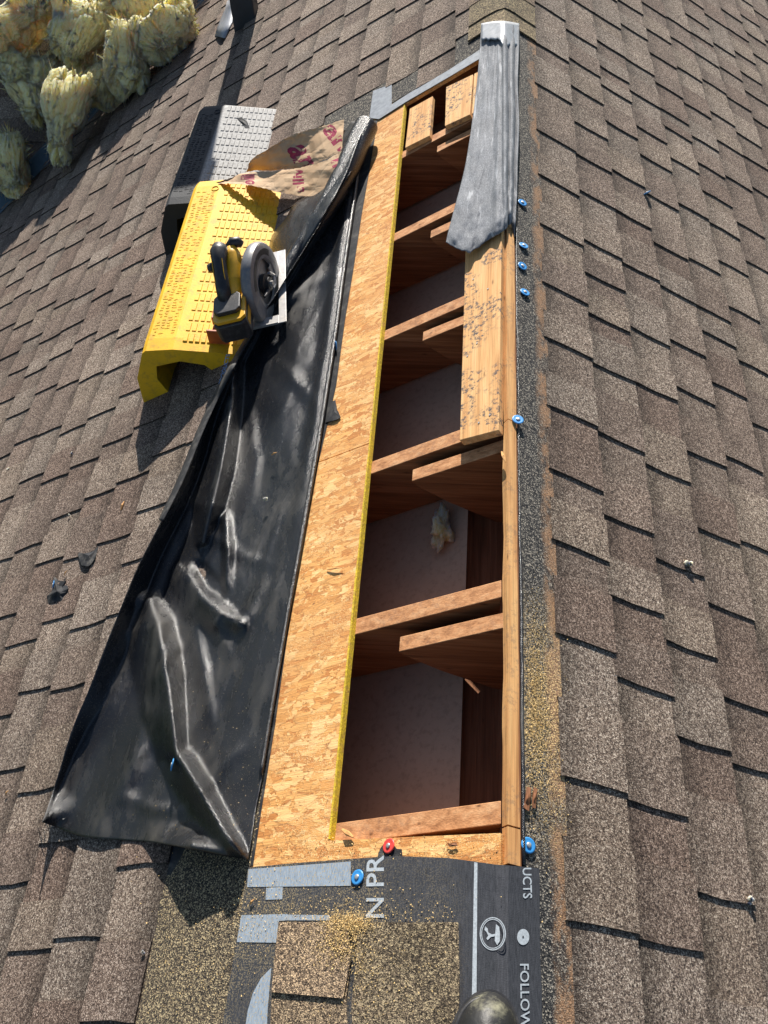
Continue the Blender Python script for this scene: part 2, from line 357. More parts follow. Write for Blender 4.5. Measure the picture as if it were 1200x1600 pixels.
TL = '''60,330 78,328 98,330 30,356 65,357 137,338 108,351 158,344 153,354 194,314 212,338 178,359 246,314 228,364 40,369 34,381 79,370 10,394 45,398 89,393 118,380 59,414 100,426 132,409 158,407 189,394 208,414 242,403 13,425 25,440 39,457 67,448 136,458 104,472 162,460 76,476 186,469 219,468 10,476 22,494 39,506 13,510 52,527 80,528 115,508 135,526 162,526 199,520 99,552 14,556 28,580 55,581 180,576 139,590 215,549 235,488 71,609 100,604 10,626 26,648 40,688 76,674 110,672 156,646 201,615 8,712 182,688 234,660 131,723 84,748 50,746 12,778 105,802 156,772 211,744 269,701 241,792 48,852 80,875 11,873 181,842 212,875 111,874 96,964 15,960 144,974 182,959 51,998 194,928 15,1202 58,1235 86,1318 22,1380 215,1352 42,1485 116,1466 169,1597 369,41 430,22 361,75 418,56 452,38 486,22 515,4 384,81 355,108 414,72 442,72 478,60 518,34 561,12 602,22 638,8 368,129 402,111 431,114 468,100 511,70 555,55 595,76 635,59 390,152 459,135 502,112 545,110 592,99 425,164 492,157 535,168 450,189 585,142 635,119 498,198 308,48 278,107 297,102 311,82 302,118 267,127 302,162 235,161 256,158 280,155 204,187 224,188 242,197 265,193 173,209 208,226 231,230 157,242 183,234 193,250 215,264 250,230 278,220 125,271 148,258 170,257 10,1116 58,1077 112,1072 21,1198 57,1235 39,1000'''
TR = '''865,21 910,9 947,32 906,59 868,86 913,105 954,76 997,103 989,49 984,11 1028,56 1020,14 1059,37 1096,61 1065,68 1088,32 1088,7 1119,33 1152,54 1141,23 1170,31 1178,58 1131,78 1163,90 1188,91 1187,21 916,148 959,116 963,146 870,149 1008,155 1051,180 1035,94 1044,140 1088,172 1077,116 1117,136 1156,164 1105,94 1143,116 1173,122 1183,154 1129,186 922,204 972,204 1015,208 1056,207 1101,224 1142,232 1182,256 1173,221 1190,193 874,222 928,256 983,280 1023,254 1068,258 1110,265 1153,286 1188,300 877,291 934,313 991,344 1034,315 1083,330 1133,361 1121,311 1172,359 880,368 935,386 1040,388 946,442 952,505 884,458 886,542 959,583 893,649 969,690 896,746 1000,425 1056,458 1103,483 1014,525 1071,542 1026,613 1083,616 1118,526 1161,490 1146,419 1096,413 1183,417 1176,573 1135,607 1100,716 1158,722 1042,739 1186,664 896,747 981,820 1041,739 902,857 1121,837 1176,851 1062,887 995,946 913,1004 1146,956 1078,1014 1006,1072 1163,1099 1102,1165 1172,1201 924,1225 1026,1264 1137,1406 941,1450 1050,1480'''

# ------------------------------------------------------------------ the roof
PER = 0.141; LB0, RB0 = 0.0455, 0.1255
VU, VY = 3.30, 4.443
def yval(u): return VY + (VU - u) * CS
PAL = [(1.0, .95, .92), (1.08, 1.07, 1.05), (.84, .75, .72), (1.16, 1.13, 1.09), (.95, .88, .85), (.88, .82, .80), (1.10, 1.06, 1.0)]
def tnt():
    c = random.choice(PAL); k = ru(.92, 1.07); return tuple(v * k for v in c)
def mul(c, k): return (c[0] * k, c[1] * k * .97, c[2] * k * .95)
roof = thing('house_roof', (0, 0, 0), 'brown asphalt shingle roof with a long framed hole cut open along its ridge', 'roof')
def slope(side, b0, ks, y0f, y1f, data, umax):
    T = {}
    for tok in data.split():
        x, y = map(int, tok.split(',')); p = at(x, y, .006, side); u, yy = uy(p, side); T.setdefault(int((u - b0) // PER), []).append(yy)
    mb = MB()
    for k in ks:
        ua, ub = b0 + k * PER, b0 + (k + 1) * PER; um = ua + PER * .40
        ya, yb = y0f(k), y1f(.5 * (ua + ub))
        if yb - ya < .2: continue
        known = sorted(T.get(k, [])); e = []
        for v in known:
            if ya + .03 < v < yb and (not e or v - e[-1] > .07): e.append(v)
        full = []; cur = ya + ru(.1, .3)
        for v in e + [yb + 1]:
            while cur < v - .22: full.append(cur); cur += ru(.19, .42)
            if v < yb: full.append(v); cur = v + ru(.2, .4)
        full = [v for v in full if v < yb - .05]
        def P(u, y, h): return W(side, u, y, h + .0011 * nz((u * 3, y * 2.2, side), 1, 2))
        def hb(u): return .0015 + (u - ua) / PER * .0042
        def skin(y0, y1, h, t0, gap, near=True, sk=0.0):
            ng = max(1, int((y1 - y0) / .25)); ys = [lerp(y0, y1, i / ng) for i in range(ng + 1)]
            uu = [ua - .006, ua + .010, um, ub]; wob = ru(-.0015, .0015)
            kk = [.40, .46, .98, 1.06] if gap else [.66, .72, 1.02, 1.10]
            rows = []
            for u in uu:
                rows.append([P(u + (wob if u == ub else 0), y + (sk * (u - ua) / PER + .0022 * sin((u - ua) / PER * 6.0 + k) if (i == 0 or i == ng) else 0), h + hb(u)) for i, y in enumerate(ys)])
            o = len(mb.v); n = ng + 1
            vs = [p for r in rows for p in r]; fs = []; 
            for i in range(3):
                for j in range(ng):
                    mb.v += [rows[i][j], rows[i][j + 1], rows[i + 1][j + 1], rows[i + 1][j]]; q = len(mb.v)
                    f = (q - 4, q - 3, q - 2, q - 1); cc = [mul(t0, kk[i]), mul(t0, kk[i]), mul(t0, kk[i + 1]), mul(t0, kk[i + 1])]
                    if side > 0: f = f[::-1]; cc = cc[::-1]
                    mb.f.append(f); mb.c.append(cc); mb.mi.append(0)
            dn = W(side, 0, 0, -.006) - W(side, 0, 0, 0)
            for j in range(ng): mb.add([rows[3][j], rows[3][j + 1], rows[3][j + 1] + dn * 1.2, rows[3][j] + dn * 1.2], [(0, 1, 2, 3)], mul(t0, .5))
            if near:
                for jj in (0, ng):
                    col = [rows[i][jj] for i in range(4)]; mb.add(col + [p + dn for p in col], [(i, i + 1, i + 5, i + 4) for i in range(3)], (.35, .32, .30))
        # base layer between and beneath the tabs
        ed = [ya] + full + [yb]; pos = ya
        for i, y in enumerate(full):
            nx = full[i + 1] if i + 1 < len(full) else yb
            w_ = min((nx - y) * ru(.42, .66), .34)
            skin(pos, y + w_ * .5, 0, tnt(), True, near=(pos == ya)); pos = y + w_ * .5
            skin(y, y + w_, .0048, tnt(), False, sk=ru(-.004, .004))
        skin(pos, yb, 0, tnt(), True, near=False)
    return mb
YT = {0: uy(at(712, 64))[1], 1: uy(at(640, 147))[1], 2: uy(at(590, 147))[1], 3: uy(at(530, 172))[1], 4: uy(at(470, 206))[1]}
mb = slope(-1, LB0, range(0, 33), lambda k: YT.get(k, -1.2 if k > 4 else 3.0), yval, TL, 4.7)
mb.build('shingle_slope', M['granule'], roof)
mb = slope(1, RB0, range(0, 24), lambda k: -1.2, lambda u: 7.6, TR, 3.5)
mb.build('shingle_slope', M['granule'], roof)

def Wq(q, y, n): return W(-1 if q < 0 else 1, abs(q), y, n)
# headlap courses left bare by the removed shingles
mb = MB(); grid(mb, [[W(-1, u, y, .0012 + .0006 * nz((u * 6, y * 5, 2))) for u in (.752, .70, .64, .58, .527)] for y in [-1.2 + .1 * i for i in range(21)]])
mb.build('exposed_headlap', M['headdust'], roof)
fe = [(520 * 0 + 395, 1352), (408, 1270), (430, 1130), (447, 1010), (465, 890), (482, 800), (499, 715), (512, 660), (525, 600), (539, 500), (552, 420), (566, 330), (580, 250), (590, 186)]
rows = []
for x, y in fe:
    u, yy = uy(at(x, y, .001)); rows.append([W(-1, lerp(.77, u + (.0018 * nz((yy * 40, 0, 0))), t), yy, .0006 + .0008 * (1 - t)) for t in (0, .3, .6, .85, 1)])
mb = MB(); grid(mb, rows); mb.build('felt_strip', M['felt'], roof)
mb = MB(); grid(mb, [[W(-1, u, y, .0010) for u in (.76, .5, .3, .15, 0)] for y in (3.035, 3.2, 3.4, 3.6)]); mb.build('exposed_headlap', M['headlap'], roof)
ys = [-1.2 + .08 * i for i in range(110)]
mb = MB(); grid(mb, [[W(1, u, y, .0022 + .0007 * nz((u * 9, y * 6, 4))) for u in (.0375 + .0022 * nz((y * 9, 1, 0)), .07, .10, .1315)] for y in ys]); mb.build('exposed_headlap', M['headright'], roof)
# curled cut edge of the headlap beside the deck edge
pts = [W(1, .0405 + .0022 * nz((y * 9, 1, 0)) + .0015 * nz((y * 3, 8, 0)), y, .0035 + .0022 * max(0, nz((y * 2.2, 2, 2)))) for y in [.43 + .03 * i for i in range(90)]]
mb = MB(); mb.tube(pts, [.0022 + .0018 * sm((1.35 - (.43 + .03 * i)) * 2) for i in range(90)], 6); mb.build('cut_felt_edge', M['membrane'], roof, smooth=True)

# OSB deck round the hole
def uh(y): return lerp(.347, .375, (y - .497) / 2.47)
TOPY = uy(at(690, 129, 0))[1]; SEAM = uy(at(540, 706, 0))[1]
def slab(rows, n0, n1, mb, side=-1):
    """rows [(y, ua, ub)] -> solid sheet between n0 and n1"""
    a = [[W(side, r[1], r[0], n1), W(side, r[2], r[0], n1)] for r in rows]; b = [[W(side, r[1], r[0], n0), W(side, r[2], r[0], n0)] for r in rows]
    for i in range(len(rows) - 1): mb.hexa([b[i][0], b[i][1], b[i + 1][1], b[i + 1][0]], [a[i][0], a[i][1], a[i + 1][1], a[i + 1][0]])
N0, N1 = -.0125, -.0006
mb = MB(); slab([(.3, .62, .3485)] + [(lerp(.497, SEAM - .0018, i / 6), .62, uh(lerp(.497, SEAM, i / 6))) for i in range(7)], N0, N1, mb); mb.build('osb_panel', M['osb'], roof)
mb = MB(); slab([(lerp(SEAM + .0018, TOPY, i / 6), .62, uh(lerp(SEAM, TOPY, i / 6))) for i in range(7)] + [(3.2, .62, .375)], N0, N1 - .0006, mb); mb.build('osb_panel', M['osb'], roof)
mb = MB(); mb.hexa([W(-1, .347, .3, N0), W(-1, .002, .3, N0), W(-1, .002, .474, N0), W(-1, .347, .497, N0)], [W(-1, .347, .3, N1), W(-1, .002, .3, N1), W(-1, .002, .474, N1), W(-1, .347, .497, N1)]); mb.build('osb_panel', M['osb'], roof)
mb = MB(); mb.hexa([W(-1, .3745, TOPY, N0), W(-1, .002, TOPY + .012, N0), W(-1, .002, 3.3, N0), W(-1, .3745, 3.3, N0)], [W(-1, .3745, TOPY, N1), W(-1, .002, TOPY + .012, N1), W(-1, .002, 3.3, N1), W(-1, .3745, 3.3, N1)]); mb.build('osb_panel', M['osb'], roof)
mb = MB(); ysx = [lerp(.499, TOPY - .002, i / 40) for i in range(41)]
g = []
for y in ysx:
    j = .0006 * nz((y * 30, 0, 0)); ue = uh(y); g.append([W(-1, ue + .0030 + j * 2, y, N1 + .0010), W(-1, ue - .0012, y, N1 + .0010), W(-1, ue - .0018 + j, y, N0 - .001), W(-1, ue + .002, y, N0 - .001)])
grid(mb, g); mb.build('painted_edge', M['yedge'], roof)
# deck edge board on the right slope
for ya, yb in ((.428, .486), (.489, 1.372), (1.3745, 3.12)):
    mb = MB(); nn = max(3, int((yb - ya) * 30)); rows = []
    for i in range(nn + 1):
        y = lerp(ya, yb, i / nn); rows.append((y, .0105 + .0030 * nz((y * 7, 3, 3), 1, 3), .034 + .0022 * nz((y * 6, 3, 9), 1, 3)))
    slab(rows, -.0125, .003, mb, 1); mb.build('deck_edge_board', M['strip'], roof)
mb = MB(); slab([(.3, .037, 3.45), (7.6, .037, 3.45)], -.012, -.002, mb, 1); slab([(-1.2, .002, 3.45), (.2985, .002, 3.45)], -.012, -.002, mb, 1); mb.build('roof_deck', M['oldwood'], roof)
mb = MB(); slab([(-1.2, 4.7, .002), (.298, 4.7, .002)], -.012, -.0022, mb); slab([(.3, 4.7, .622), (3.29, 4.4, .622)], -.012, -.0022, mb); slab([(3.31, 4.3, .002), (5.0, 2.5, .002), (7.2, .02, .002)], -.012, -.0022, mb); mb.build('roof_deck', M['oldwood'], roof)
# rafters: left one of each pair, and the right one lapped on its near side
def prism(poly, y0, y1, mb, wob=0): mb.hexa([Vector((p[0], y0, p[1])) for p in poly], [Vector((p[0], y1 + wob, p[1])) for p in poly])
def xz(v): return (v.x, v.z)
T_ = .0135; DL, DR = .165, .232; RC = [.513, .945, 1.378, 1.838, 2.262, 2.69, 3.12, 3.55, 4.0, 4.44]
for i, yc in enumerate([-.78, -.35, .08] + RC):
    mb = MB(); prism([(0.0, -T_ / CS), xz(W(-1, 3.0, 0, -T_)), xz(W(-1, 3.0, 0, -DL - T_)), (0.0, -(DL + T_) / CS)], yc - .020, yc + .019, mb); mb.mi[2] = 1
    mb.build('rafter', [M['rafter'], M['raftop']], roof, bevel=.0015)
    t2 = T_ + .010; ub = DR / sin(2 * S)
    mb = MB(); j = ru(-.004, .004)
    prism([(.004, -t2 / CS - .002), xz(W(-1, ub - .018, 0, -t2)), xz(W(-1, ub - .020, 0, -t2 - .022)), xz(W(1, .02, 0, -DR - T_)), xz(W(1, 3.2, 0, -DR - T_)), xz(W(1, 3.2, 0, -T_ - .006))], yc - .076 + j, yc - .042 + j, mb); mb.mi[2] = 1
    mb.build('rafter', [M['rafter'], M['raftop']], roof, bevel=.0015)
# ceiling seen from above between the rafters
mb = MB(); slab([(-1.2, 3.0, .190), (7.0, 3.0, .182)], -.1875, -.186, mb); mb.build('ceiling_panel', M['drywall'], roof)
mb = MB(); z0 = W(-1, .187, 0, -.192).z; x0 = W(-1, .187, 0, -.192).x
mb.hexa([Vector((x0 - .06, -1.2, z0 - .05)), Vector((.2, -1.2, z0 - .05)), Vector((.2, 7, z0 - .05)), Vector((x0 - .06, 7, z0 - .05))], [Vector((x0 - .06, -1.2, z0 - .030)), Vector((.2, -1.2, z0 - .03)), Vector((.2, 7, z0 - .03)), Vector((x0 - .06, 7, z0 - .030))]); mb.build('ceiling_board', M['oldwood'], roof)
mb = MB(); slab([(-1.2, .19, 3.2), (7.0, .19, 3.2)], -.27, -.255, mb, 1); mb.build('ceiling_panel', M['drywall'], roof)
# ridge caps beyond the hole
def cap(ynear, hw=.128, n0=.006, ln=.30, w1=1.0):
    mb = MB(); rows = []
    for y, dn_ in ((ynear, 0), (ynear + ln * .5, -.0015), (ynear + ln, -.003)):
        r = []
        for i in range(13):
            q = lerp(-hw, hw, i / 12); a = abs(q); soft = .010 * math.exp(-(a / .02) ** 2); p = Wq(q if q else 1e-6, y + .003 * nz((q * 20, y, 0)), n0 + .006 + dn_); p.z -= soft * .35; r.append(p)
        rows.append(r)
    cc = tuple(v * ru(.75, .92) for v in (1, .93, .85)); grid(mb, rows, col=cc)
    e = [p - Vector((0, 0, .006)) for p in rows[0]]; grid(mb, [e, rows[0]], col=(.4, .38, .35))
    o = mb.build('ridge_cap', M['capsh'], roof); return o
Y0 = uy(at(780, 34, .01))[1]; k = 0
cap(Y0, .128, .0035); y = uy(at(782, 10, .014))[1]
while y < 7.1: cap(y, .126, .0075 if k % 2 else .0068); y += .141; k += 1
# pale underlayment showing along the hole's far end
def flat(pxs, n, mat, name, parent, s=-1, thick=.0006):
    ps = [at(x, y, n, s) for x, y in pxs]; N_ = NRM(s) * thick; mb = MB(); mb.hexa([p - N_ for p in ps], ps); return mb.build(name, mat, parent)
flat([(577, 184), (583, 142), (612, 131), (612, 163), (640, 145), (700, 110), (752, 76), (752, 90), (700, 121), (636, 158), (592, 186)], .0038, M['tape'], 'underlayment_strip', roof)
flat([(582, 178), (586, 148), (608, 139), (606, 160)], .0045, M['printed'], 'underlayment_print', roof) if 0 else None

# the other roof across the valley
oth = thing('adjoining_roof', (-3.2, 5.2, -1.3), 'dark shaded shingle roof across the valley behind the yellow insulation', 'roof')
def O(x, y, n=0): return Vector((x, y - n * SN, -VU * SN + TS * (y - VY) + n * CS))
N2 = Vector((0, -SN, CS)); OO = O(-2.8, VY)
mb = MB(); nC = 30
for k in range(-10, 22):
    ya = VY + k * PER * CS; yb = ya + PER * CS; xv = -(VU * CS) + (ya - VY)
    xr = min(xv + .01, -.02) if True else 0; x = xr; first = True
    while x > -7.5:
        w_ = ru(.15, .36); x2 = x - w_; hi = rnd() < .5; h = .0055 if hi else .001; t0 = tnt()
        a = [O(x, ya, .0055 + h), O(x2, ya, .0055 + h), O(x2, yb + .01, .0015 + h), O(x, yb + .01, .0015 + h)]
        mb.add(a, [(0, 1, 2, 3)], t0); mb.add([a[0], a[1], O(x2, ya, -.002), O(x, ya, -.002)], [(0, 1, 2, 3)], mul(t0, .4)); x = x2
mb.build('shingle_slope', M['granule'], oth)
mb = MB(); mb.hexa([O(-7.5, 3.0, -.03), O(-4.25, 3.0, -.03), O(-.02, VY + VU * CS, -.03), O(-7.5, VY + VU * CS, -.03)], [O(-7.5, 3.0, -.004), O(-4.25, 3.0, -.004), O(-.02, VY + VU * CS, -.004), O(-7.5, VY + VU * CS, -.004)]); mb.build('roof_deck', M['oldwood'], oth)
mb = MB(); rows = []
for i in range(40):
    u = lerp(4.7, .2, i / 39); c = W(-1, u, yval(u), 0); rows.append([W(-1, u - .10, yval(u), .0095), W(-1, u - .088, yval(u), .012), c + Vector((0, 0, .008)), O(c.x - .08, c.y + .02, .012), O(c.x - .095, c.y + .02, .011)])
grid(mb, rows); mb.build('valley_lining', M['valley'], oth)
grd = MB(); grd.add([(-150, -150, -5), (150, -150, -5), (150, 150, -5), (-150, 150, -5)], [(0, 1, 2, 3)]); tag(grd.build('ground', M['grass']), kind='structure')
hs = thing('house_walls', (0, 3, -5), 'pale siding walls standing under the shingle roof', 'wall')
mb = MB(); mb.hexa([Vector((-3.2, -.9, -5)), Vector((2.5, -.9, -5)), Vector((2.5, 7.2, -5)), Vector((-3.2, 7.2, -5))], [Vector((-3.2, -.9, -2.4)), Vector((2.5, -.9, -2.4)), Vector((2.5, 7.2, -2.4)), Vector((-3.2, 7.2, -2.4))]); mb.build('siding', M['wall'], hs)

# ------------------------------------------------------------------ printed underlayment at the near end
def signed(x, y, n=.004):
    p = at(x, y, n, -1)
    if p.x <= 0: return -uy(p)[0], p
    p = at(x, y, n, 1); return uy(p, 1)[0], p
und = thing('underlayment_sheet', W(-1, .1, .3, 0), 'charcoal printed underlayment sheet with pale lettering at the near end of the hole', 'underlayment')
top = [(signed(x, y)[0], signed(x, y)[1].y) for x, y in [(388, 1356), (450, 1350), (540, 1343), (620, 1338), (700, 1341), (745, 1347), (785, 1352), (841, 1357)]]
top.sort(); q0, q1 = top[0][0], top[-1][0]
def S_(q, y, n):
    p = Wq(q, y, n); p.z -= .006 * math.exp(-(q / .015) ** 2) * 0; return p
mb = MB(); rows = []
for i in range(31):
    t = i / 30; r = []
    for j in range(41):
        q = lerp(q0, q1, j / 40); yt = interp(top, q); y = lerp(yt, -1.0, t ** 1.3); r.append(S_(q + .002 * nz((y * 8, q, 0)) * (j in (0, 40)), y, .0062 if t < .04 else .0055))
    rows.append(r)
grid(mb, rows); mb.build('sheet', M['printed'], und)
def ink(pxs, mat='ink', s=-1): 
    ps = [at(x, y, .0064, s) for x, y in pxs]; mb = MB(); mb.add(ps, [tuple(range(len(ps)))]); return mb.build('printed_band', M[mat], und)
ink([(388, 1358), (548, 1346), (548, 1384), (386, 1386)]); ink([(416, 1387), (442, 1386), (441, 1405), (415, 1406)])
ink([(377, 1430), (449, 1428), (449, 1438), (436, 1439), (432, 1473), (370, 1472)]); ink([(449, 1429), (515, 1430), (515, 1438), (449, 1438)])
arc = [(424, 1512), (408, 1528), (395, 1552), (387, 1580), (382, 1612), (417, 1612), (418, 1580), (421, 1545)]; ink(arc)
ink([(741, 1347), (746, 1348), (744, 1640), (736, 1640)], 'inkclean')
text_on('N PR', (600, 1434), (600, 1336), (572, 1434), .0058, M['inkclean'], 'lettering', und)
def rt(x, y): return at(x, y, .0058, 1)
text_on('UCTS', rt(816, 1356), rt(817, 1404), rt(830, 1356), 0, M['inkclean'], 'lettering', und)
text_on('FOLLOW THE', rt(812, 1506), rt(814, 1606 + 56), rt(826, 1506), 0, M['inkclean'], 'lettering', und)
def ring(cx, cy, rx, ry, w_, mat, s=-1, seg=40, n=.0064):
    mb = MB(); o = []; i_ = []
    for k in range(seg):
        t = 2 * pi * k / seg; o.append(at(cx + rx * cos(t), cy + ry * sin(t), n, s)); i_.append(at(cx + (rx - w_) * cos(t), cy + (ry - w_) * sin(t), n, s))
    if w_ >= rx: mb.add(o, [tuple(range(seg))])
    else: mb.add(o + i_, [(k, (k + 1) % seg, seg + (k + 1) % seg, seg + k) for k in range(seg)])
    return mb.build('printed_emblem', M[mat], und)
ring(770, 1459, 20.5, 26, 1.6, 'inkclean'); ring(770, 1459, 18, 23.2, 1.2, 'inkclean')
ring(817.5, 1464, 9.5, 12.5, 20, 'inkclean', 1); 
mb = MB(); mb.add([at(817.5 + 1.4 * cos(t * pi / 4), 1464 + 1.8 * sin(t * pi / 4), .0068, 1) for t in range(8)], [tuple(range(8))]); mb.build('printed_dot', M['printed'], und)
def pxpoly(pts, mat, name, parent, n=.0064, s=-1):
    ps = [at(x, y, n, s) for x, y in pts]; mb = MB(); mb.add(ps, [tuple(range(len(ps)))]); return mb.build(name, M[mat], parent)
pxpoly([(758, 1447), (762, 1451), (763, 1457), (769, 1460), (774, 1459), (773, 1463), (767, 1464), (762, 1469), (760, 1466), (763, 1462), (760, 1456), (757, 1453)], 'inkclean', 'printed_emblem', und)
pxpoly([(775, 1444), (780, 1448), (781, 1458), (781, 1470), (777, 1477), (773, 1470), (774, 1456)], 'inkclean', 'printed_emblem', und)

# cap shingle left lying on the underlayment
cs = thing('cap_shingle', at(580, 1520, .006), 'sawdust covered brown cap shingle nailed flat over the printed underlayment', 'shingle')
def slabpx(pxs, n0, n1, mat, parent, name, col=None, s=-1, nn=None):
    b = [at(x, y, n0, s) for x, y in pxs]; t = [at(x, y, n1, s) for x, y in pxs]; mb = MB(); mb.hexa(b, t, col or (1, 1, 1)); return mb.build(name, mat, parent)
slabpx([(435, 1441), (543, 1441), (549, 1500), (541, 1560), (546, 1660), (419, 1660), (428, 1500)], .0066, .0100, M['capsh'], cs, 'shingle_layer', (.92, .86, .80))
slabpx([(435, 1441), (542, 1441), (548, 1498), (536, 1560), (480, 1555), (424, 1550)], .0102, .0145, M['capsh'], cs, 'shingle_tab', (1.15, 1.04, .97))
slabpx([(549, 1441), (716, 1441), (718, 1520), (716, 1660), (553, 1660), (549, 1570), (556, 1500)], .0066, .0112, M['capsh'], cs, 'shingle_layer', (.80, .80, .74))

# ------------------------------------------------------------------ black membrane sheet folded back over the left slope
memb = thing('membrane_sheet', at(330, 1000, .02), 'large glossy black roofing membrane sheet peeled back and wrinkled on the left slope', 'membrane')
RE = [(388, 1343), (399, 1270), (412, 1200), (426, 1115), (440, 1030), (454, 950), (468, 875), (479, 812), (490, 750), (503, 675), (514, 605), (527, 520), (539, 430), (549, 360), (559, 292), (562, 262)]
LE = [(66, 1285), (90, 1215), (113, 1140), (140, 1075), (165, 1010), (190, 948), (214, 890), (240, 838), (265, 790), (288, 742), (318, 668), (350, 600), (385, 535), (430, 462), (500, 350), (548, 268)]
def seg_d(p, a, b):
    ax, ay = a; bx, by = b; dx, dy = bx - ax, by - ay; L = dx * dx + dy * dy
    t = max(0, min(1, ((p[0] - ax) * dx + (p[1] - ay) * dy) / L)); cx, cy = ax + t * dx, ay + t * dy
    d = sqrt((p[0] - cx) ** 2 + (p[1] - cy) ** 2); side = (dx * (p[1] - ay) - dy * (p[0] - ax)); return d, t, (1 if side > 0 else -1)
def ridge(p, pl, hs, wl, wr, sharp=1.0):
    """raised fold along polyline pl (first point to last); wl/wr half widths each side (px)"""
    best = None
    for i in range(len(pl) - 1):
        d, t, sd = seg_d(p, pl[i], pl[i + 1])
        if best is None or d < best[0]: best = (d, (i + t) / (len(pl) - 1), sd)
    d, f, sd = best; w_ = wl if sd < 0 else wr
    if hasattr(w_, '__len__'): w_ = interp([(i / (len(w_) - 1), v) for i, v in enumerate(w_)], f)
    h = interp([(i / (len(hs) - 1), v) for i, v in enumerate(hs)], f)
    k = max(0.0, 1 - d / w_); return h * (.35 * sm(k) + .65 * k) if k < .93 else h * (.35 * sm(k) + .65 * (.93 + (k - .93) * .5))
BAND = [(530, 16, .05), (600, 14, .07), (700, 30, .075), (790, 37, .09), (860, 36, .09), (930, 38, .085), (1020, 45, .07), (1100, 38, .055), (1180, 18, .035), (1290, 6, .012)]
def height(x, y, lx, rx):
    p = (x, y); t = (x - lx) / max(rx - lx, 1)
    h = .0075 + .012 * sm(1 - t * 1.3) + .0022 * nz((x / 60, y / 90, 1), 1, 3)
    h += .014 * math.exp(-((x - rx + 16) / 9.0) ** 2) * sm((900 - y) / 300) * .6
    bw = interp([(a, b) for a, b, c in BAND], y); bh = interp([(a, c) for a, b, c in BAND], y)
    k = (x - lx) / bw
    if k < 1.6: h += bh * (1 - k) if k < .8 else bh * .2 * (1 - sm((k - .8) / .8))
    h += ridge(p, [(236, 945), (246, 975), (258, 1040), (268, 1110), (276, 1175), (286, 1192), (312, 1235), (345, 1290), (382, 1340)], [.030, .056, .062, .064, .052, .060, .062, .052, .016], [22, 30, 30, 24, 18, 26, 26, 20, 10], [26, 50, 54, 50, 34, 36, 34, 28, 12])
    h -= ridge(p, [(264, 1190), (272, 1205)], [.018, .018], 16, 16)
    h += ridge(p, [(296, 903), (318, 935), (345, 958), (379, 974)], [.022, .036, .034, .010], [26, 26, 22, 10], [34, 44, 38, 14])
    h -= ridge(p, [(310, 890), (328, 915), (345, 925)], [.016, .026, .010], 18, 16)
    h += ridge(p, [(366, 575), (360, 640), (345, 730), (330, 790), (318, 845)], [.05, .062, .056, .046, .020], [18, 20, 24, 24, 12], [20, 22, 26, 30, 16])
    h += ridge(p, [(352, 810), (356, 870), (352, 928)], [.016, .024, .006], 14, 10)
    h += ridge(p, [(478, 480), (462, 560), (440, 640), (430, 760)], [.006, .010, .008, .0], 40, 34) 
    h += ridge(p, [(505, 430), (440, 470), (425, 500)], [.004, .014, .014], 18, 18)
    h += ridge(p, [(262, 1324), (300, 1322), (345, 1330)], [.030, .058, .040], 42, 34) * sm((y - 1240) / 80)
    for cp, ch_, cw in CREASES: h += ridge(p, cp, ch_, cw, cw * 1.3)
    h += .0017 * (1 - 2 * abs(nz((x / 34 + y / 90, y / 120, 6), 1, 2))) * sm((x - lx) / 60)
    h += ridge(p, [(66, 1285), (110, 1240)], [.045, .0], 26, 26)
    h += ridge(p, [(150, 1290), (200, 1200), (225, 1120)], [.008, .014, .010], 40, 40)
    return h
CREASES = [([(300, 960), (318, 1040), (330, 1130)], [.003, .010, .002], 13), ([(338, 975), (362, 1030)], [.008, .001], 12), ([(250, 1120), (215, 1180), (190, 1250)], [.002, .009, .002], 16), ([(312, 1235), (360, 1180), (405, 1160)], [.009, .005, .001], 14),
 ([(390, 640), (400, 720), (392, 800)], [.002, .008, .001], 14), ([(430, 560), (470, 600), (500, 640)], [.001, .006, .001], 14), ([(372, 980), (400, 930), (430, 905)], [.009, .006, .001], 12), ([(180, 1240), (240, 1262), (300, 1268)], [.001, .007, .002], 13),
 ([(340, 840), (385, 870), (420, 880)], [.007, .005, .001], 12), ([(275, 1010), (240, 1060), (220, 1110)], [.006, .005, .001], 14), ([(440, 470), (480, 440), (520, 425)], [.006, .007, .002], 13)]
NS, NTT = 220, 110
def edge(pl, t): return cr([tuple(p) for p in pl], t)
BT = [(66, 1285), (90, 1293), (130, 1307), (190, 1312), (240, 1316), (290, 1325), (340, 1336), (388, 1343)]
mb = MB(); rows = []
for i in range(NS + 1):
    s = i / NS; L_ = edge(LE, s); R_ = edge(RE, s); r = []
    for j in range(NTT + 1):
        t = j / NTT; tt = t
        x = lerp(L_[0], R_[0], tt); y = lerp(L_[1], R_[1], tt)
        b = 1 - s * 14
        if b > 0:
            bp = cr(BT, t); y0 = lerp(LE[0][1], RE[0][1], t); x0 = lerp(LE[0][0], RE[0][0], t); x += (bp[0] - x0) * b; y += (bp[1] - y0) * b
        if s > .98: y += 0
        r.append(at(x, y, max(height(x, y, L_[0], R_[0]), .0035)))
    rows.append(r)
grid(mb, rows); sheet = mb.build('sheet', M['membrane'], memb, smooth=True, solid=.0013)
# bead along the right edge
mb = MB(); mb.tube([at(x - 3, y, .0125) for x, y in [edge(RE, i / 80) for i in range(10, 81)]], [.0045 + .0015 * sm(i / 40) for i in range(71)], 10); mb.build('edge_bead', M['membrane'], memb, smooth=True)
